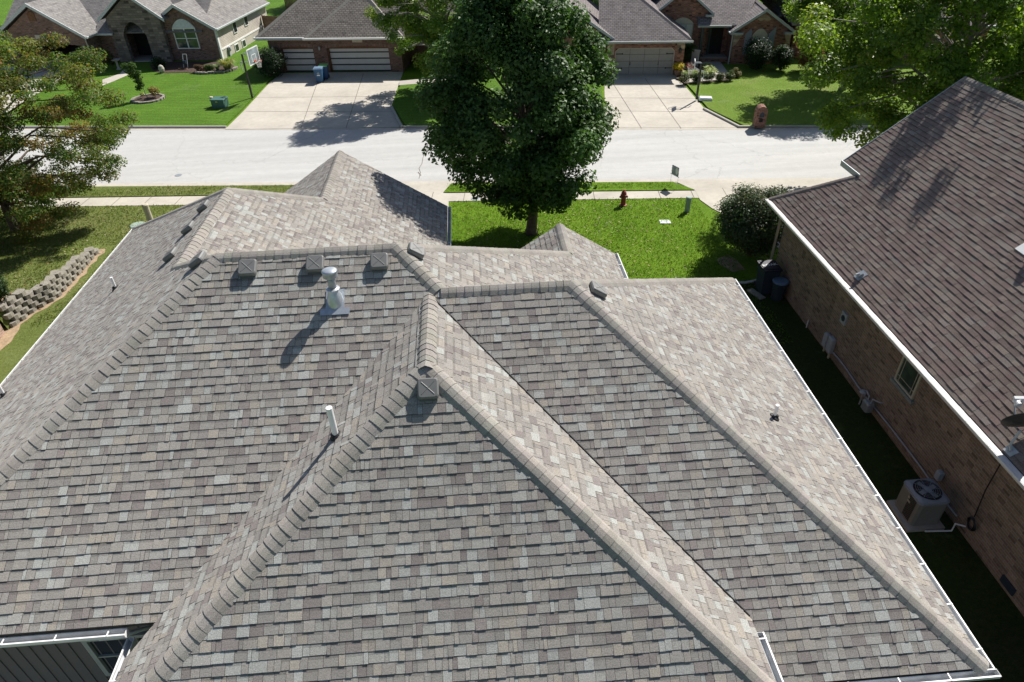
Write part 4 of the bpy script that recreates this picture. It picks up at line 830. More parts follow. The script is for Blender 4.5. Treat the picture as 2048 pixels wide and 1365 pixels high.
for a, b, v in (((-45.2, 2.4), (-41.2, 4.78), 53.2), ((-41.2, 4.78), (-37.4, 2.4), 53.2), ((-36.85, 3.35), (-34.1, 5.35), 54.5), ((-34.1, 5.35), (-31.4, 3.35), 54.5), ((-33.7, 2.52), (-30.65, 4.28), 55.0), ((-30.65, 4.28), (-27.7, 2.52), 55.0)): rake(hl, TL, (a[0], v, a[1]), (b[0], v, b[1]), -.06, .24)
eave(hl, mt['signpale'], (-37.4, 53.2, 2.38), (-37.4, 55.3, 2.38), (1, 0)); eave(hl, mt['signpale'], (-27.7, 55, 2.5), (-27.7, 66.3, 2.5), (1, 0)); eave(hl, mt['signpale'], (-37.6, 54.68, 2.33), (-36.1, 54.68, 2.33), (0, -1))
part('downspout', mt['peddull'], hl, lambda m: m.tube([H(-37.7, 53.5, 2.2), H(-37.68, 53.5, .1)], .05, 6))
part('utility_meter', mt['metergrey'], hl, lambda m: [m.lathe(H(-27.85, 56.7, .5), [(.1, 0), (.16, .1), (.14, .3), (.03, .36)], 10), blk(m, -27.96, -27.85, 56.62, 56.78, .1, .5)])
# car inside the open garage
car = thing('parked_car', 'grey car parked inside the dark open garage', 'car', H(-39.9, 57.4, .03))
def f(m):
    prof = [(55.3, .3), (55.25, .6), (55.5, .82), (56.5, .95), (57.3, 1.42), (59, 1.45), (59.6, 1.0), (59.6, .3)]
    for w0, w1 in ((-.84, .84),): m.prism([H(-39.9 + w0, v, z_) for v, z_ in prof], U8 * (w1 - w0))
part('body', mt['carpaint'], car, f)
part('windscreen', mt['glass'], car, lambda m: m.mesh([H(-40.6, 56.52, .98), H(-39.2, 56.52, .98), H(-39.3, 57.22, 1.4), H(-40.5, 57.22, 1.4)], [(0, 1, 2, 3)]))
for u_ in (-40.5, -39.3): part('headlight', mt['headlight'], car, lambda m: blk(m, u_ - .19, u_ + .19, 55.2, 55.3, .6, .74))
part('grille', mt['black'], car, lambda m: blk(m, -40.25, -39.55, 55.21, 55.29, .42, .66)); part('bumper', mt['galvdull'], car, lambda m: blk(m, -40.72, -39.08, 55.14, 55.28, .3, .41))
for u_ in (-40.72, -39.08):
    for v_ in (56.0, 58.8): part('wheel', mt['rubber'], car, lambda m: m.tube([H(u_ - .1, v_, .32), H(u_ + .1, v_, .32)], .31, 14))
# ---------------- partly hidden house far right, and others further back
hf = thing('hip_roof_house', 'house mostly hidden behind the yellow green tree at far right', 'house', H(22, 58, 0))
e = fp(1584, 47, 55.0); u0 = e[0]; zf_ = max(2.4, e[2])
def f(m):
    for a0, b0, v0, t in ((u0, u0 + 3.0, 55.0, 2.2), (u0 - .2, u0 + 9, 58.2, 4.2), (u0 + 2.5, u0 + 14, 53.6, 4.6)):
        slab(m, [(a0, v0, zf_), (b0, v0, zf_), (b0 - t * .6, v0 + t, zf_ + t * .6), (a0 + t, v0 + t, zf_ + t * .6)]); slab(m, [(a0, v0, zf_), (a0 + t, v0 + t, zf_ + t * .6), (a0, v0 + 2 * t, zf_)])
        slab(m, [(a0 + t, v0 + t, zf_ + t * .6), (b0 - t * .6, v0 + t, zf_ + t * .6), (b0, v0 + 2 * t, zf_), (a0, v0 + 2 * t, zf_)])
part('roof', mt['farroofR'], hf, f)
part('wall', mt['brickR'], hf, lambda m: [blk(m, u0 + .4, u0 + 2.9, 55.4, 60, 0, zf_ - .1), blk(m, u0 + .41, u0 + 8.5, 60.01, 66, 0, zf_ - .1), blk(m, u0 + 2.91, u0 + 13.5, 54, 62, 0, zf_ - .1)])
for a0, b0, v0 in ((u0, u0 + 3, 55.0), (u0 - .2, u0 + 9, 58.2), (u0 + 2.5, u0 + 14, 53.6)): eave(hf, TG, (a0, v0 - .02, zf_), (b0, v0 - .02, zf_), (0, -1))
window(hf, u0 + 5, u0 + 6.6, .8, 2.0, 53.97)
# brick house at the left edge, only its corner is seen
hc = thing('corner_house', 'sunlit brick house corner at the left edge beside the block wall', 'house', (-20, 14, 0))
m = MB(); m.box((-23.4, 12.5, 1.5), (13.4, 16.0, 3.0)); m.build('wall', mt['brickN'] if 0 else brickmat('pink_tan_brick', (.42, .28, .21), (.35, .22, .17), (.45, .38, .31), var=.2), hc)
m = MB()
for q in ([(-30.5, 4, 3.0), (-16.4, 4, 3.0), (-23.4, 11, 7), (-23.4, 13.8, 7)][:3], [(-16.4, 4, 3), (-16.4, 20.9, 3), (-23.4, 13.9, 7), (-23.4, 11, 7)], [(-16.4, 20.9, 3), (-30.5, 20.9, 3), (-23.4, 13.9, 7)], [(-30.5, 20.9, 3), (-30.5, 4, 3), (-23.4, 11, 7), (-23.4, 13.9, 7)]): m.prism(q, (0, 0, -.1))
m.build('roof', mt['farroofM'], hc)
# houses far behind, out of the photo's frame but on the same street block
# ---------------- fences
def fence(name, label, pts, h, mat, board=.14, gap=.012, pick=False, z0=0):
    f_ = thing(name, label, 'fence', pts[0])
    m = MB(); pm = MB()
    for a, b in zip(pts[:-1], pts[1:]):
        a = np.array(a, float); b = np.array(b, float); L = np.linalg.norm(b - a); d = (b - a) / L; q = np.array([-d[1], d[0], 0]); s = 0
        while s < L:
            hh = h * rnd.uniform(.98, 1.02); c = a + d * (s + board / 2); m.obox(c + Z1 * (z0 + hh / 2), d * (board / 2 - gap), q * .011, Z1 * hh / 2)
            if pick: m.mesh([c + Z1 * (z0 + hh) - d * (board / 2 - gap), c + Z1 * (z0 + hh) + d * (board / 2 - gap), c + Z1 * (z0 + hh + .06)], [(0, 1, 2)])
            s += board
        for zz in (.3, h - .3): m.obox((a + b) / 2 + q * .035 + Z1 * (z0 + zz), d * L / 2, q * .02, Z1 * .045)
        s = 0
        while s <= L + .01:
            p = MB(); p.obox(a + d * s + q * .08 + Z1 * (z0 + h / 2), d * .045, q * .045, Z1 * (h / 2 + .03)); p.build('post', mat, f_); s += 2.4
    m.build('board_panel', mat, f_); return f_
def g_(px, py): p = at(px, py); return (p[0], p[1], 0)
fence('wooden_fence', 'brown board fence between the beige siding and the weathered hip roof', [tuple(H(-27.9, 64.5)), tuple(H(-23.2, 62.5)), tuple(H(-22.45, 58))], 1.75, mt['cedar'])
fence('back_fence', 'brown board fence at the back beyond the roofs, topmost left of centre', [tuple(H(-30, 76)), tuple(H(-12, 75))], 1.8, mt['cedar'])
fence('picket_fence', 'short pale picket fence between two orange red brick walls', [tuple(H(15.9, 56.2)), tuple(H(u0 + .35, 56.4))], 1.25, mt['palewood'], .13, .022, True)
fence('deck_fence', 'reddish brown fence in shade behind the picket fence', [tuple(H(15.9, 62)), tuple(H(24, 66)), tuple(H(40, 66))], 1.7, mt['brownwood'])
# ------------------------------------------------------------------ block wall on the left
rw = MB(); path = WP
def along(s):
    for a, b in zip(path[:-1], path[1:]):
        L = np.linalg.norm(b - a)
        if s <= L: return a + (b - a) * s / L, (b - a) / L
        s -= L
    return path[-1], (path[-1] - path[-2]) / np.linalg.norm(path[-1] - path[-2])
tot = sum(np.linalg.norm(b - a) for a, b in zip(path[:-1], path[1:])); rn = random.Random(3)
for row in range(5):
    s = .2 + (row % 2) * .2
    while s < tot:
        p, d = along(s); topz = float(np.interp(p[1], [20.6, 22, 23.3, 25, 26.4], [4.1, 4, 3.2, 2.3, .9]))
        if row < topz:
            p, d = along(s); o = np.array([d[1], -d[0]]); p = p - o * .03 * row; an = R(16 + rn.uniform(-5, 5)); dd = np.array([d[0] * math.cos(an) - d[1] * math.sin(an), d[0] * math.sin(an) + d[1] * math.cos(an)]); oo = np.array([dd[1], -dd[0]])
            c = p - oo * .12; h = .168; z0 = row * .17; q = []
            for a_, b_ in ((-.19, -.16), (.19, -.16), (.2, .1), (.1, .16), (-.08, .165), (-.2, .1)): e = c + dd * a_ + oo * (b_ + rn.uniform(-.018, .018)); q.append((e[0], e[1], z0))
            rw.prism(q, (0, 0, h))
        s += .41
props(rw.build('retaining_wall', mt['block']), 'curved grey block retaining wall stepping down beside the left lawn', 'wall')
m = MB(); m.tube([(-19.5, 22.1, .73), (-17.6, 22.2, .72), (-16.8, 21.95, .7)], .06, 6); props(m.build('edging_timber', mt['cedar']), 'weathered edging timber behind the block retaining wall', 'edging')
# ------------------------------------------------------------------ street furniture and garden things
b = at(1246, 411); hy = thing('fire_hydrant', 'faded red fire hydrant on the lawn by the near walk', 'hydrant', b)
m = MB(); m.lathe(b, [(.17, 0), (.17, .04), (.12, .05), (.11, .1), (.11, .46), (.15, .47), (.15, .52), (.125, .53), (.12, .6), (.09, .67), (.05, .71), (.035, .72), (.035, .77), (.01, .775)], 16); m.build('barrel', mt['red'], hy)
for d in ((1, 0, 0), (-1, 0, 0), (0, -1, 0)):
    d = np.array(d); r = .075 if d[1] else .055; m = MB(); m.tube([b + d * .08 + Z1 * .42, b + d * .17 + Z1 * .42], r, 10); m.tube([b + d * .17 + Z1 * .42, b + d * .2 + Z1 * .42], r * .5, 6); m.build('outlet_cap', mt['red'], hy)
def pedestal(px, py, r, h, mat, label, tilt=0):
    p = at(px, py); t = thing('utility_pedestal', label, 'utility post', p)
    m = MB(); m.lathe(p, [(r, 0), (r, h * .86)], 14); m.build('post', mt[mat], t); m = MB(); m.lathe(p + Z1 * h * .86, [(r * 1.08, 0), (r * 1.08, h * .1), (r * .8, h * .14)], 14); m.build('cap', mt[mat], t)
pedestal(428, 216, .11, .72, 'peddull', 'short beige utility post beside the green transformer box'); pedestal(303, 446, .13, .92, 'peddull', 'beige utility post standing behind the left gutter'); pedestal(1374, 424, .12, .72, 'pedgreen', 'pale green utility post on the lawn near the yard sign')
p = at(443, 217); t = thing('transformer_box', 'dark green transformer box on the mown far lawn', 'utility box', p); a_ = R(-8)
m = MB(); m.rbox(p + Z1 * .3, (.85, .75, .6), .03, a_); m.build('cabinet', mt['utilgreen'], t)
m = MB(); m.rbox(p + Z1 * .63, (.92, .82, .06), .03, a_); m.build('lid', mt['utilgreen'], t)
m = MB(); m.box(p + np.array([-.09, -.375, .52]), (.14, .02, .06), a_); m.build('warning_label', M('yellow_label', (.6, .5, .08), .6), t); m = MB(); m.box(p + np.array([.03, -.01, .03]), (1.05, .95, .06), a_); m.build('pad', mt['conc'], t)
# yard sign
p = at(1347, 373, .06); t = thing('yard_sign', 'slate yard sign with a pale circle on thin wire legs at the kerb', 'sign', p); d = nrm((.4, -.92, 0)); m = MB()
m.tube([p - d * .25, p - d * .25 + Z1 * .75], .006, 5); m.tube([p + d * .25, p + d * .25 + Z1 * .75], .006, 5); m.tube([p - d * .25 + Z1 * .2, p + d * .25 + Z1 * .2], .006, 5); m.build('wire_stake', mt['galvdull'], t)
q = nrm(np.cross(d, Z1)); m = MB(); m.obox(p + Z1 * .78, d * .24, q * .006, Z1 * .22); pn = m.build('panel', mt['signgrey'], t)
sg = 1 if q @ (CO - p) > 0 else -1
m = MB(); m.prism([p + Z1 * .8 + d * (.12 + .1 * math.cos(a)) * 1 + Z1 * .17 * math.sin(a) + q * sg * .0075 for a in np.linspace(0, 6.28, 20, endpoint=False)], q * sg * .002); m.obox(p + Z1 * .545 + q * sg * .008, d * .33, q * .001, Z1 * .015); m.build('emblem', mt['signpale'], pn)
m = MB()
for k, (w_, zz) in enumerate(((.2, .94), (.13, .86), (.17, .78), (.1, .7))): m.obox(p - d * (.27 - w_ / 2 - .0) + Z1 * zz + q * sg * .008, d * w_ / 2, q * .001, Z1 * .022)
m.build('text_lines', mt['metergrey'], pn)
# brick letterbox
p = at(1517, 253, .1); t = thing('brick_mailbox', 'round topped brick mailbox pillar at the far kerb', 'mailbox', p); a_ = TH; ax = np.array([math.cos(a_), math.sin(a_), 0]); ay = np.array([-math.sin(a_), math.cos(a_), 0])
def P_(x, y, z_): return p + ax * x + ay * y + Z1 * z_
prof = [(-.29, 0), (.29, 0), (.29, .9)] + [(.29 * math.cos(k * math.pi / 10), .9 + .29 * math.sin(k * math.pi / 10)) for k in range(1, 10)] + [(-.29, .9)]
m = MB(); m.prism([P_(x, -.28, z_) for x, z_ in prof], ay * .58); m.build('pillar', mt['brickR'], t)
m = MB(); m.prism([P_(x * .42 + .0, -.3, .72 + (z_ - .9) * .55 if z_ >= .9 else .6) for x, z_ in prof], ay * .02); m.build('mail_door', mt['bindark'], t)
m = MB(); m.obox(P_(.0, -.283, .42), ax * .1, ay * .004, Z1 * .1); m.build('paper_slot', mt['darkin'], t)
m = MB(); m.prism([P_(x * 1.03, -.1, .9 + (z_ - .9) * 1.04) for x, z_ in prof if z_ >= .9], ay * .36); m.build('sunlit_cap', mt['conc'], t) if False else None
# wheeled bins
def cart(p, rz, mat, lidmat, label, wheel=True, mark=False):
    t = thing('wheeled_bin', label, 'bin', (0, 0, 0), 0)
    b = MB(); b.rings([[np.array([x_ * k, y_ * k2, z_]) for x_, y_ in ((-1, -1), (1, -1), (1, 1), (-1, 1))] for k, k2, z_ in ((.22, .25, .03), (.27, .3, .8), (.3, .36, .82), (.3, .36, .92))], True); b.build('body', mt[mat], t, True)
    b = MB(); b.obox((0, 0, .95), (.31, 0, 0), (0, .38, 0), (0, 0, .025)); b.obox((0, .0, .985), (.24, 0, 0), (0, .3, 0), (0, 0, .012)); b.build('lid', mt[lidmat], t, True)
    for s in (-1, 1): b = MB(); b.tube([(s * .2, .3, .11), (s * .27, .3, .11)], .11, 14); b.build('wheel', mt['rubber'], t, True)
    b = MB(); b.tube([(-.2, .42, .9), (.2, .42, .9)], .018, 6); b.build('handle', mt[mat], t, True)
    if mark:
        b = MB()
        for k in range(3):
            a0 = k * 2.094 + 1.57; c = np.array([math.cos(a0), 0, math.sin(a0)]) * .06; e = np.array([-math.sin(a0), 0, math.cos(a0)])
            for dx in (c,): b.prism([dx * 1.0 - e * .055, dx * 1.0 + e * .04, dx * .62 + e * .02, dx * .62 - e * .035], (0, .004, 0))
        b.obox((0, 0, -.13), (.11, 0, 0), (0, .003, 0), (0, 0, .03)); o = b.build('recycling_mark', mt['white'], t, True); o.location = (0, -.295, .65)
    t.location = p; t.rotation_euler = (0, 0, rz); return t
g1 = cart(tuple(at(641, 164, .024)), R(-70), 'blue', 'bluelid', 'faded blue wheeled bin with a white recycling mark before the garage pillar', mark=True)
g1['group'] = 'bins by the garage pillar'
g2 = cart(tuple(at(651, 158, .024)), R(-70), 'blue2', 'lime', 'deep blue wheeled bin with a green lid behind the faded one'); g2['group'] = 'bins by the garage pillar'
for t in (g1, g2):
    t.rotation_euler = (0, 0, R(-8 + 8))
# basketball hoops
def hoop(p, face, h, label, poly, base=None, bs=1):
    p = np.array(p); f_ = nrm(face); s_ = np.array([-f_[1], f_[0], 0]); t = thing('basketball_hoop', label, 'basketball hoop', p)
    m = MB(); m.tube([p, p + Z1 * h], [.075, .06], 10); m.build('pole', mt['black'] , t)
    m = MB(); m.tube([p + Z1 * (h - .02), p + Z1 * (h + .03) + f_ * .2 * bs, p + Z1 * (h + .02) + f_ * .75 * bs], .045, 6); m.build('upper_arm', mt['dishgrey'], t)
    m = MB(); m.tube([p + Z1 * (h - .5) - f_ * .25, p + Z1 * (h - .5), p + Z1 * (h - .45 * max(bs, .6)) + f_ * .75 * bs], .035, 6); m.tube([p + Z1 * (h - .5) - f_ * .25, p + Z1 * (h - 1.05) - f_ * .22], .025, 6); m.build('lower_arm', mt['dishgrey'], t)
    c = p + f_ * .8 * bs + Z1 * (h - .08); m = MB(); m.obox(c, f_ * .012, s_ * .68 * bs, Z1 * .47 * bs); bd = m.build('backboard', mt['boardglass'] if not base else mt['signgrey'], t)
    m = MB()
    for k in (-1, 1): m.obox(c + s_ * .68 * k * bs, f_ * .02, s_ * .03, Z1 * .5 * bs); m.obox(c + Z1 * .47 * k * bs, f_ * .019, s_ * .652 * bs, Z1 * .03)
    for k in (-1, 1): m.obox(c + s_ * .26 * k * bs - Z1 * .12 * bs, f_ * .018, s_ * .022, Z1 * .2 * bs); m.obox(c + Z1 * (-.12 + .2 * k) * bs, f_ * .0185, s_ * .24 * bs, Z1 * .02)
    m.build('board_border', mt['white'], bd)
    rc = c + f_ * .26 * max(.75, bs) - Z1 * .3 * bs; m = MB(); m.tube([rc + .225 * (f_ * math.cos(a) + s_ * math.sin(a)) for a in np.linspace(0, 6.2832, 21)], .014, 6, False); m.obox(c + f_ * .04 - Z1 * .32 * bs, f_ * .03, s_ * .1, Z1 * .05); m.build('rim', mt['orange'], t)
    m = MB()
    for k in range(12):
        for sg in (-1, 1): m.tube([rc + r_ * (f_ * math.cos(a) + s_ * math.sin(a)) - Z1 * z_ for r_, z_, a in ((.22, 0, k * .5236), (.17, .15, k * .5236 + sg * .26), (.12, .3, k * .5236 + sg * .52), (.12, .42, k * .5236 + sg * .7))], .006, 4, False)
    m.build('net', mt['net'], t)
    if base is not None:
        m = MB(); m.rings([[p + a * k * ux + b_ * k2 * uy + Z1 * z_ for a, b_ in ((-1, -1), (1, -1), (1, 1), (-1, 1)) for ux, uy in ((-f_, s_),)] for k, k2, z_ in ((.42, .3, .0), (.4, .28, .1), (.34, .22, .16))], True)
        mm = m.build('base', mt['signpale'], t); mm.location = -np.array(f_) * .55
    return t
hoop(at(505, 196, .1), nrm(U8 + V8 * -.1), 2.8, 'basketball hoop with a clear board on a black pole by the striped garage driveway', None)
hoop(at(1393, 199, .1), nrm(np.array([-.947, .25, 0])), 2.2, 'portable basketball hoop with a pale slab base beside the taupe garage driveway', None, True, .5)
# covers in the ground
m = MB(); q = at(1330, 445); m.box((q[0], q[1], .02), (.46, .34, .03), R(-6)); props(m.build('meter_cover', mt['signpale']), 'pale rectangular meter cover set in the near lawn', 'cover')
m = MB(); m.lathe(at(357, 351, .006), [(.18, 0), (.18, .012), (.16, .015)], 20); props(m.build('manhole_cover', mt['galvdull']), 'small round iron cover in the pale street', 'cover')
m = MB(); m.lathe(at(951, 398, .02), [(.22, 0), (.22, .01), (.2, .014)], 16); props(m.build('valve_cover', mt['galvdull']), 'round cover set in the walk left of the big tree', 'cover')
m = MB(); m.lathe(at(276, 451, .0), [(.34, 0), (.34, .03), (.3, .045)], 18); props(m.build('ground_cover', mt['pedgreen']), 'pale green round lid in the grass beside the left gutter', 'cover')
m = MB(); m.lathe(at(1356, 152, .03), [(.22, 0), (.3, .3), (.32, .42), (.28, .42), (.27, .36)], 14)
pot = thing('flower_pot', 'clay pot with a round yellow chrysanthemum at the garage corner', 'flower pot', at(1356, 152, .03)); m.build('pot', mt['terracotta'], pot)
p = at(1388, 133, .1); t = thing('garden_sign', 'upright pale garden panel among the flower bed plants', 'garden sign', p); d = nrm((.6, -.8, 0)); q = nrm(np.cross(d, Z1)); m = MB(); m.obox(p + Z1 * .55, d * .32, q * .02, Z1 * .55); m.build('panel', mt['trimL'], t); m = MB(); m.obox(p + Z1 * 1.12, d * .36, q * .05, Z1 * .03); m.build('cap_rail', mt['trimL'], t)
m = MB(); m.tube([p + d * -.02 + Z1 * .7 - q * .03, p + d * .06 + Z1 * .7 - q * .03], .05, 8); m.build('emblem', mt['bindark'], t)
p = at(1375, 141, .1); m = MB(); m.lathe(p, [(.75, 0), (.75, .12), (.66, .12), (.62, .06), (.1, .06)], 18); props(m.build('stone_ring', mt['kerb']), 'round pale stone ring planted with red flowers', 'planter')
# left house front garden
p = at(238, 139, .1); t = thing('bird_bath', 'grey stone bird bath beside the stone porch', 'bird bath', p); m = MB(); m.lathe(p, [(.2, 0), (.16, .06), (.09, .12), (.07, .5), (.1, .6)], 12); m.build('stem', mt['kerb'], t); m = MB(); m.lathe(p + Z1 * .6, [(.08, 0), (.3, .08), (.33, .13), (.3, .12), (.1, .08)], 16); m.build('bowl', mt['kerb'], t)
p = at(372, 138, .1); t = thing('hose_reel_cart', 'pale hose reel cart leaning by the brick wall below the arched window', 'hose reel', p); m = MB()
for s in (-.16, .16): m.tube([p + U8 * s, p + U8 * (s + .04) + V8 * .3 + Z1 * 1.0], .025, 6)
m.tube([p + U8 * -.12 + V8 * .3 + Z1 * 1.0, p + U8 * .2 + V8 * .3 + Z1 * 1.0], .025, 6); m.tube([p + U8 * -.14 + V8 * .15 + Z1 * .5, p + U8 * .18 + V8 * .15 + Z1 * .5], .025, 6); m.build('frame', mt['trimL'], t)
m = MB(); m.tube([p + U8 * -.1 + V8 * .12 + Z1 * .45, p + U8 * .14 + V8 * .12 + Z1 * .45], .16, 12); m.build('reel', mt['bindark'], t)
m = MB(); m.tube([p + U8 * (-.1 + .32 * math.cos(a)) + V8 * (-.25 + .25 * math.sin(a)) + Z1 * (.02 + .004 * a) for a in np.linspace(0, 18, 50)], .018, 5); m.build('hose', mt['cedar'], t)
p = at(325, 146, .1); m = MB(); m.lathe(p, [(.1, 0), (.2, .15), (.22, .3), (.16, .5), (.04, .58)], 12); props(m.build('garden_stone', mt['conc']), 'pale egg shaped garden stone at the edge of the left front bed', 'stone')
flat('mulch_bed', [tuple(at(*q, .1)[:2]) for q in ((308, 144), (330, 147), (370, 146), (400, 148), (440, 145), (470, 140), (466, 128), (441, 125), (314, 124), (300, 132))], mt['mulch'], .125, 'structure')
flat('right_mulch_bed', [tuple(at(*q, .1)[:2]) for q in ((1352, 158), (1362, 160), (1434, 150), (1416, 140), (1402, 122), (1368, 122))], mt['mulch'], .118, 'structure')
flat('path_mulch_edge', [tuple(at(*q, .1)[:2]) for q in ((1358, 168), (1378, 168), (1440, 164), (1475, 158), (1480, 148), (1472, 146), (1464, 156), (1440, 161), (1366, 166))], mt['mulch'], .116, 'structure')
m = MB(); pp = [at(*q, .1) for q in ((392, 148), (410, 149), (430, 147), (450, 146), (468, 141), (474, 136))]; rn = random.Random(5)
for a, b in zip(pp[:-1], pp[1:]):
    n = int(np.linalg.norm(b - a) / .28) + 1
    for k in range(n): c = a + (b - a) * (k + .5) / n; m.box(c + (0, 0, .07), (.3, .17, rn.uniform(.12, .2)), TH + rn.uniform(-.3, .3))
props(m.build('stone_edging', mt['block']), 'low stacked stone edging of the left house front bed', 'edging')
sc = at(297, 199, .1); m = MB()
for k in range(22):
    a = k * 2 * math.pi / 22; m.box(sc + np.array([1.0 * math.cos(a), .95 * math.sin(a), .05]), (.28, .17, rn.uniform(.1, .16)), a + 1.57 + rn.uniform(-.2, .2))
props(m.build('stone_bed_ring', mt['block']), 'ring of flat stones around the sapling bed on the mown lawn', 'edging')
m = MB(); m.lathe(sc, [(.95, .0), (.93, .05), (.3, .09), (.02, .1)], 20); o = m.build('sapling_mulch', mt['mulch']); o['kind'] = 'structure'
# ------------------------------------------------------------------ vegetation
def leafmesh(name, pos, nor, size, col, mat, parent, rs, aspect=.62):
    n = len(pos); up = nor / np.linalg.norm(nor, axis=1)[:, None]
    r = rs.normal(size=(n, 3)); d = r - up * (r * up).sum(1)[:, None]; d /= np.linalg.norm(d, axis=1)[:, None] + 1e-9; s = np.cross(up, d)
    L = (size * rs.uniform(.7, 1.3, n))[:, None]; w_ = L * aspect * .5
    v = np.empty((n, 4, 3)); v[:, 0] = pos - d * L * .5; v[:, 1] = pos + s * w_ + up * L * .1 - d * L * .05; v[:, 2] = pos + d * L * .5 - up * L * .08; v[:, 3] = pos - s * w_ + up * L * .1 - d * L * .05
    if parent is not None: v -= worldloc(parent)
    me = bpy.data.meshes.new(name); me.vertices.add(4 * n); me.vertices.foreach_set('co', v.astype(np.float32).ravel())
    me.loops.add(4 * n); me.loops.foreach_set('vertex_index', np.arange(4 * n, dtype=np.int32)); me.polygons.add(n); me.polygons.foreach_set('loop_start', np.arange(0, 4 * n, 4, dtype=np.int32))
    try: me.polygons.foreach_set('loop_total', np.full(n, 4, np.int32))
    except Exception: pass
    me.update(calc_edges=True)
    a = me.attributes.new('Col', 'FLOAT_COLOR', 'FACE'); a.data.foreach_set('color', np.concatenate([col, np.ones((n, 1))], 1).astype(np.float32).ravel())
    me.materials.append(mat); o = bpy.data.objects.new(name, me); C.objects.link(o); o.parent = parent; return o
def crown(name, parent, clusters, n, size, pal, mat, seed, flat_=.75, droop=.5, cj=.18, aspect=.62):
    rs = np.random.RandomState(seed); cl = np.array([c[0] for c in clusters]); rad = np.array([c[1] for c in clusters]); w_ = rad ** 2; k = rs.choice(len(cl), n, p=w_ / w_.sum())
    d = rs.normal(size=(n, 3)); d /= np.linalg.norm(d, axis=1)[:, None]; r = rs.uniform(0, 1, n) ** .45
    pos = cl[k] + d * (rad[k] * r)[:, None] * np.array([1, 1, flat_])
    nor = d * .7 + np.array([0, 0, .7]) + rs.normal(size=(n, 3)) * droop
    pal = np.array(pal); ck = rs.randint(0, len(pal), len(cl)); c1 = pal[ck[k]]; c2 = pal[rs.randint(0, len(pal), n)]; m_ = (rs.uniform(size=n) < .55)[:, None]
    col = np.where(m_, c1, c2) * rs.uniform(1 - cj, 1 + cj, n)[:, None] * rs.uniform(.88, 1.12, len(cl))[k][:, None]
    return leafmesh(name, pos, nor, size, col, mat, parent, rs, aspect)
def clusters(c, rad, n, cr, seed, inner=.5, prof=None, zmin=None):
    rs = np.random.RandomState(seed); out = []
    while len(out) < n:
        d = rs.normal(size=3); d /= np.linalg.norm(d); r = rs.uniform(inner, 1) ** .6; q = d * r
        s = prof(q[2]) if prof else 1
        p = np.array(c) + q * np.array(rad) * np.array([s, s, 1])
        if zmin is not None and p[2] < zmin: continue
        out.append((p, rs.uniform(*cr)))
    return out
def limbs(m, base, top, cl, r0, seed, every=3, start=.2, bend=.25, rmin=.012, n=7):
    rn = random.Random(seed); base = np.array(base, float); top = np.array(top, float); H_ = top - base; wob = [np.array([rn.uniform(-1, 1), rn.uniform(-1, 1), 0]) * np.linalg.norm(H_) * .018 for _ in range(9)]; wob[0] *= 0
    tp = [base + H_ * k / 8 + wob[k] for k in range(9)]
    m.tube([base - (0, 0, .1), base + H_ * .02] + tp[1:], [r0 * 1.45, r0 * 1.1] + [r0 * (1 - .85 * k / 8) for k in range(1, 9)], n)
    for i, (c, _) in enumerate(cl):
        if i % every: continue
        hz = (c[2] - base[2]) / max(.1, H_[2]); t = max(start, min(.92, hz * .72)); k = t * 8; j_ = int(k); s = tp[j_] + (tp[min(8, j_ + 1)] - tp[j_]) * (k - j_)
        r = max(rmin, r0 * (1 - .85 * t) * .5); mid = s + (c - s) * .5 + np.array([0, 0, np.linalg.norm(c - s) * bend * rn.uniform(.2, 1)]) + np.array([rn.uniform(-.2, .2), rn.uniform(-.2, .2), 0]) * .6
        m.tube([s, s * .45 + mid * .55 + np.array([rn.uniform(-.08, .08), rn.uniform(-.08, .08), .05]), mid, mid * .4 + c * .6, c], [r, r * .8, r * .6, r * .42, rmin * .6], 5, False)
def tree(name, label, cat, base, top, cl, n, size, pal, r0, seed, bark='bark', leaf='leaf', group=None, every=3, start=.2, trunk_name='trunk', **k):
    t = thing(name, label, cat, base, 0, group); m = MB(); limbs(m, base, top, cl, r0, seed, every, start); m.build(trunk_name, mt[bark], t, smooth=True)
    crown('crown', t, cl, n, size, pal, mt[leaf], seed + 1, **k); return t
GR = [(.05, .11, .027), (.06, .13, .03), (.072, .145, .036), (.043, .09, .028), (.082, .155, .04)]
YG = [(.11, .18, .028), (.14, .21, .03), (.09, .155, .028), (.17, .22, .034), (.075, .13, .028), (.12, .17, .028)]
MG = [(.07, .125, .028), (.085, .14, .03), (.1, .155, .03), (.055, .1, .026), (.13, .165, .034)]
AU = [(.065, .115, .03), (.085, .13, .034), (.11, .14, .036), (.12, .11, .04), (.075, .12, .032), (.06, .1, .03), (.13, .14, .04), (.055, .095, .03), (.085, .14, .034), (.07, .12, .03), (.16, .1, .04), (.19, .105, .042)]
DG = [(.014, .032, .014), (.02, .042, .016), (.025, .05, .02), (.03, .058, .022)]
mb_ = (2.4, 25.85, 0)
cl = clusters((1.95, 25.7, 5.6), (3.25, 3.25, 4.9), 215, (.5, .9), 11, .35, lambda z: 1 - .45 * (-z - .3) if z < -.3 else (1.02 if z < .2 else 1.02 - .5 * (z - .2)), 1.45)
cl = [(c + np.array([max(0, 4 - c[2]) * .2, 0, 0]), r) for c, r in cl]
tree('maple_tree', 'big dense dark green maple standing on the near lawn before the street', 'tree', mb_, (2.0, 25.7, 9.6), cl, 105000, .155, GR, .22, 101, leaf='leafdark', every=4, start=.14, flat_=.8)
lb = (-20.6, 28.9, .05)
cl = clusters((-19.6, 28.7, 4.75), (5.0, 4.6, 4.6), 260, (.36, .75), 12, .3, lambda z: 1.08 if abs(z) < .4 else 1.08 - .6 * (abs(z) - .4))
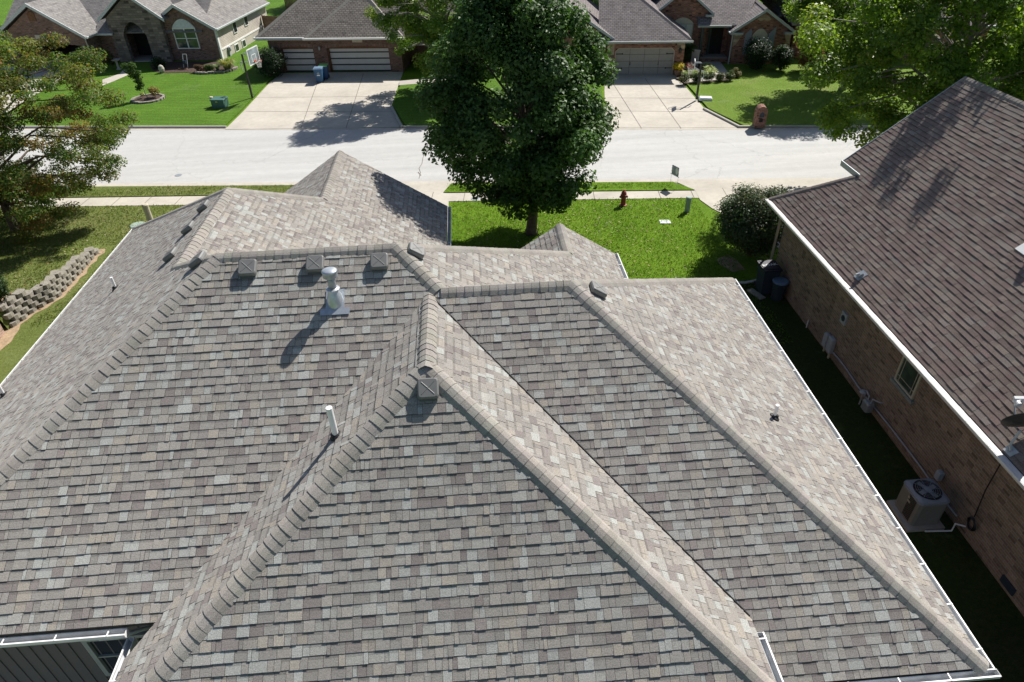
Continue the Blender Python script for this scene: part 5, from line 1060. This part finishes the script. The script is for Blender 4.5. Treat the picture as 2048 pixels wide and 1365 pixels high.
tree('red_tinged_tree', 'loose tree with reddening leaves at the left edge by the near walk', 'tree', lb, (-20, 28.8, 7.8), cl, 120000, .1, [tuple(1.2 * q for q in c) for c in AU], .17, 102, leaf='leafbright', every=2, start=.16, flat_=.55, cj=.25)
cl = clusters((-1.3, 47.6, 6.4), (4.9, 3.4, 5.4), 260, (.28, .8), 13, .25, lambda z: 1 if z < .1 else 1 - .5 * (z - .1), .9)
tree('leafy_tree', 'tall mid green tree across the street behind the big maple', 'tree', (-1.0, 47.7, .1), (-1.2, 47.6, 10.8), cl, 62000, .16, [tuple(1.6 * q for q in c) for c in MG], .2, 103, bark='barkpale', leaf='leafbright', every=3, flat_=.8)
cl = clusters((24.4, 43.4, 5.6), (4.2, 3.6, 3.8), 150, (.5, .95), 14, .3, None, 1.2)
tree('yellow_green_tree', 'yellow green tree across the street with pale limbs showing through', 'tree', (24.6, 43.6, .1), (24.4, 43.4, 8.4), cl, 42000, .17, [tuple(1.2 * q for q in c) for c in YG], .2, 104, bark='barkpale', leaf='leafbright', every=2, flat_=.7)
cl = clusters((20.4, 28.4, 6.6), (6.1, 4.0, 4.9), 250, (.45, .95), 15, .3, None, 2.0)
cl += clusters((18.4, 23.4, 11.0), (2.6, 2.6, 1.4), 30, (.2, .5), 16, .2)
tree('overhanging_tree', 'green tree rising behind the dark brown neighbouring roof at right', 'tree', (21.6, 28.3, 0), (20.8, 28.4, 10.4), cl, 90000, .165, [tuple(1.25 * q for q in c) for c in YG + MG[:2]], .22, 105, bark='barkpale', leaf='leafbright', every=2, flat_=.7)
# sapling and small woody plants
cl = [(sc + np.array([-.35 + x, y, z_]), r) for x, y, z_, r in ((.15, 0, 1.0, .3), (.05, .1, 1.35, .36), (-.1, 0, 1.65, .34), (-.25, 0, 1.95, .36), (-.05, .1, 2.2, .3), (-.45, 0, 2.2, .28), (.2, .05, 1.75, .25), (.0, -.1, .8, .24))]
t = tree('sapling', 'young staked sapling in a stone ringed bed on the mown lawn', 'sapling', tuple(sc), sc + (-.35, 0, 2.2), cl, 1500, .13, [(.05, .1, .02), (.07, .12, .025)], .03, 106, bark='barkpale', every=2)
def shrub(name, label, cat, p, r, h, n, size, pal, seed, leaf='leaf', group=None, ncl=14, cr=.42, aspect=.6, flat_=.9):
    p = np.array(p, float); t = thing(name, label, cat, p, 0, group); rs = random.Random(seed)
    cl = clusters(p + (0, 0, h * .52), (r * .68, r * .68, h * .36), ncl, (r * cr * .8, r * cr * 1.15), seed, .5)
    cl.append((p + (0, 0, h * .45), r * .6))
    m = MB()
    for c, _ in cl[::3]: m.tube([p - (0, 0, .03), p * .5 + c * .5, c], [.03 * min(1, r), .02 * min(1, r), .006], 5)
    m.build('stem', mt['bark'], t); crown('foliage', t, cl, n, size, pal, mt[leaf], seed + 1, flat_=flat_, aspect=aspect); return t
p = onp(1496, 520, (0, 1, 0), (0, 22.9, 0)); p[2] = 0; p[0] = 10.85; p[1] = 22.9
shrub('round_bush', 'large rounded glossy bush at the corner of the brown brick wall', 'bush', p, 1.85, 3.15, 40000, .085, [(.045, .08, .033), (.055, .095, .036), (.07, .105, .045), (.12, .125, .075)], 21, 'leafdark', None, 130, .26)
shrub('garage_bush', 'dark evergreen bush left of the single striped garage door', 'bush', at(543, 152, .1), 1.5, 2.0, 9000, .1, DG, 22, 'leafdark', None, 34, .4)
shrub('edge_bush', 'clipped dark bush at the left edge above the block wall', 'bush', (-17.05, 21.45, .68), .62, 1.35, 7000, .06, [(.03, .06, .018), (.045, .08, .02), (.025, .05, .02)], 23, 'leafdark', None, 30, .4)
shrub('window_shrub', 'wide dark evergreen shrub below the shuttered arched window', 'shrub', at(1510, 139, .1), 1.3, 2.1, 8000, .1, DG, 24, 'leafdark', None, 30, .42)
shrub('glossy_shrub', 'glossy dark shrub right of the wide evergreen at the brick corner', 'shrub', at(1560, 142, .1), .95, 1.9, 5500, .1, DG + [(.05, .09, .035)], 25, 'leafdark', None, 24, .42)
shrub('copper_shrub', 'tall shrub with coppery pink leaves beside the picket fence', 'shrub', at(1612, 142, .1), 1.25, 2.9, 7000, .12, [(.25, .1, .07), (.3, .13, .09), (.18, .09, .06), (.12, .1, .045), (.22, .12, .07)], 26, 'leaf', None, 30, .36)
shrub('arching_shrub', 'light arching shrub beside the taupe garage corner', 'shrub', at(1372, 130, .1), .75, 1.7, 1600, .13, [(.07, .12, .03), (.09, .14, .035)], 27, 'leaf', None, 12, .4)
shrub('columnar_shrub', 'slim upright shrub at the left house between garage and stone porch', 'shrub', at(226, 139, .1), .4, 1.9, 1400, .11, [(.06, .1, .03), (.09, .11, .035), (.12, .09, .03)], 28, 'leaf', None, 12, .5)
shrub('doorway_plant', 'dark leafy plant by the left house porch step', 'shrub', at(318, 138, .1), .7, .8, 1600, .11, DG + [(.05, .09, .03)], 29, 'leafdark', None, 10, .45)
shrub('bronze_shrub', 'bronze leaved shrub in the left house stone edged bed', 'shrub', at(402, 144, .1), .5, .6, 1200, .09, [(.12, .07, .06), (.09, .07, .05), (.16, .09, .07)], 30, 'leaf', None, 8, .45)
shrub('green_mound', 'low green mounded plant in the left house stone edged bed', 'shrub', at(420, 144, .1), .45, .55, 1200, .09, [(.07, .12, .03), (.1, .13, .04)], 31, 'leaf', None, 8, .45)
def blades(name, label, cat, p, r, h, n, pal, seed, group=None, wd=.022, lean=.9):
    p = np.array(p, float); rs = random.Random(seed); m = MB()
    for k in range(n):
        a = rs.uniform(0, 6.283); l = rs.uniform(.25, 1) * r * lean; hh = h * rs.uniform(.6, 1); o = np.array([math.cos(a), math.sin(a), 0]); s = np.array([-o[1], o[0], 0]) * wd * rs.uniform(.6, 1.3); b = p + o * rs.uniform(0, r * .25)
        pts = [(b, 1), (b + o * l * .35 + Z1 * hh * .7, .9), (b + o * l * .8 + Z1 * hh * .95, .6), (b + o * l * 1.15 + Z1 * hh * .75, .08)]; m.col = tuple(q * rs.uniform(.8, 1.2) for q in rs.choice(pal))
        for (q0, w0), (q1, w1) in zip(pts[:-1], pts[1:]): m.face([q0 - s * w0, q0 + s * w0, q1 + s * w1, q1 - s * w1])
    t = thing(name, label, cat, p, 0, group); m.build('leaves', mt['leaf'], t, col=True); return t
blades('ornamental_grass', 'pale fountain of ornamental grass at the beige siding corner', 'grass clump', at(457, 141, .1), .8, .85, 420, [(.3, .3, .1), (.4, .36, .14), (.22, .26, .08)], 33)
blades('spiky_plant', 'small spiky grey plant in the left house stone edged bed', 'plant', at(436, 141, .1), .4, .5, 80, [(.3, .36, .25), (.2, .28, .15)], 34)
HB = [(.3, .36, .14), (.45, .46, .25), (.2, .3, .1), (.55, .52, .3)]
for i, (q, w_) in enumerate((((1372, 153), 'first striped hosta right of the clay pot'), ((1388, 153), 'second striped hosta right of the clay pot'), ((1406, 152), 'striped hosta in front of the pole of the portable hoop'), ((1422, 150), 'striped hosta at the path corner in the flower bed'), ((1413, 138), 'farthest striped hosta near the porch path'), ((1418, 144), 'striped hosta midway along the porch path'))):
    blades('striped_hosta', w_, 'hosta', at(*q, .1), .48, .38, 150, HB, 40 + i, 'striped hostas edging the flower bed', .06)
BX = [(.05, .085, .025), (.07, .1, .03), (.04, .07, .022), (.12, .11, .035)]
for i, (q, w_) in enumerate((((1368, 168), 'clipped little bush nearest the garage driveway in the path row'), ((1392, 166), 'second clipped little bush from the driveway in the path row'), ((1416, 164), 'third clipped little bush from the driveway in the path row'), ((1439, 163), 'fourth clipped little bush from the driveway in the path row'), ((1459, 161), 'fifth clipped little bush from the driveway in the path row'), ((1470, 155), 'yellowing little bush at the far end of the path row'))):
    shrub('clipped_bush', w_, 'bush', at(*q, .1), .42, .62, 1500, .07, BX if i < 5 else [(.16, .14, .04), (.1, .11, .03), (.2, .15, .05)], 50 + i, 'leafdark', 'clipped bushes lining the garden path', 10, .5)
cl = clusters(np.array(at(1356, 152, .03)) + (0, 0, .62), (.27, .27, .2), 16, (.16, .24), 60, .4)
crown('blossoms', pot, cl, 2600, .07, [(.85, .62, .02), (.9, .68, .03), (.75, .55, .02), (.2, .24, .03)], mt['flower'], 61)
shrub('red_flowers', 'clump of dusty red flowers inside the pale stone ring', 'flowers', at(1377, 139, .2), .5, .45, 900, .08, [(.3, .06, .08), (.2, .05, .06), (.1, .12, .06), (.3, .33, .28)], 62, 'flower', None, 8, .5)
shrub('orange_flowers', 'orange flowering plant at the foot of the sapling', 'flowers', sc + (.45, .1, .1), .4, .75, 900, .08, [(.45, .2, .04), (.3, .22, .05), (.12, .12, .04), (.1, .11, .04)], 63, 'flower', None, 8, .5)
shrub('yellow_flower', 'small yellow green plant left of the sapling stem', 'flowers', sc + (-.4, .1, .1), .2, .6, 250, .08, [(.4, .4, .1), (.1, .16, .04)], 64, 'flower', None, 4, .5)
# trees behind the houses
def G8(u, v): p = H(u, v); return (p[0], p[1], 0)
for i, (u, v, r, h, w_, pal) in enumerate(((-25, 80, 4.5, 7.5, 'dark tree behind the brown back fence, top left of centre', DG), (17.5, 74, 5, 8, 'dark tree behind the gabled brick house, at the top edge', DG), (24, 76, 5, 9, 'broad green tree at the top edge behind the hip roof house', GR), (36, 72, 5.5, 9, 'green tree far right beyond the hip roof house', MG), (-48, 76, 6, 10, 'green tree at far left behind the large brick house', GR), (2, 80, 5.5, 9, 'green tree behind the ridge between the two far garages', MG), (48, 48, 6, 10, 'green tree at the far right end of the worn lawn', MG), (-62, 50, 6, 9, 'green tree at the far left end of the street', GR))):
    b = G8(u, v); cl = clusters((b[0], b[1], h * .56), (r, r, h * .46), 90, (.8, 1.4), 70 + i, .4)
    tree('background_tree', w_, 'tree', b, (b[0], b[1], h * .85), cl, 14000, .3, pal, .22, 170 + i, every=5, leaf='leafdark', group='trees beyond the houses across the street')
# fallen leaves on the lawns
rs = np.random.RandomState(9); n = 1900; pos = []
while len(pos) < n:
    if rs.uniform() < .55: p = np.array([rs.normal(3.5, 3.2), rs.normal(25.0, 2.6)])
    else: p = np.array([rs.uniform(-24, -12.5), rs.uniform(21, 31)])
    if p[0] < wallx(p[1]) - .3 and p[1] < 27.3: z_ = bankh(p[0], p[1]) + .03
    elif p[0] > -12.6 and not (-.5 < p[0] < 9.6 and 17 < p[1] < 29): continue
    else: z_ = .03
    pos.append((p[0], p[1], z_))
pos = np.array(pos); n = len(pos); pal = np.array([(.32, .23, .12), (.22, .14, .07), (.38, .3, .18), (.26, .13, .06), (.42, .37, .26)])
lo = leafmesh('fallen_leaves', pos, rs.normal(size=(n, 3)) * .3 + (0, 0, 1), .08, pal[rs.randint(0, 5, n)] * rs.uniform(.8, 1.15, n)[:, None], mt['flower'], None, rs); props(lo, 'scattered dry fallen leaves on the near lawns', 'leaves', None, 'stuff')

# short grass tufts on the near lawns
rs = np.random.RandomState(19); P_l = []
while len(P_l) < 60000:
    a = rs.uniform(size=(40000, 2)) * (37, 16) + (-26, 17)
    x, y = a[:, 0], a[:, 1]; inw = np.array([y_ < wn(x_) for x_, y_ in a]); strip_ = (y > wf(x) + .05) & (y < near(x) - .5)
    ok = ((x > -1.0) & (x < 10.2) & inw & (y > 17)) | ((x < -12.6) & inw & (y > 20.8)) | (strip_ & ((x < -8.6) | ((x > -1.2) & (x < 9.6))))
    P_l += a[ok].tolist()
P_l = np.array(P_l[:60000]); wx = np.interp(P_l[:, 1], [p[1] for p in WP], [p[0] for p in WP])
keep = ~((P_l[:, 1] < 26.9) & (np.abs(P_l[:, 0] - wx) < .5)); P_l = P_l[keep]
zz = np.array([bankh(x, y) if x < -15 and y < 26.9 else (.07 if y > wf(x) else .01) for x, y in P_l]); n = len(P_l)
left = (P_l[:, 0] < -8)[:, None]; g1_ = np.array([(.1, .19, .014), (.135, .25, .02), (.08, .16, .014), (.19, .26, .05)]); g2_ = np.array([(.12, .165, .04), (.165, .2, .055), (.1, .145, .035), (.24, .22, .11)])
ii = rs.randint(0, 4, n); col = np.where(left, g2_[ii], g1_[ii]) * rs.uniform(.85, 1.15, n)[:, None]
nor = rs.normal(size=(n, 3)) * (1, 1, .45)
o = leafmesh('grass_tufts', np.concatenate([P_l, zz[:, None] + .03], 1), nor, .085, col, mt['leaf'], None, rs, .3); props(o, 'short uneven grass tufts over the near lawns', 'grass', None, 'stuff')
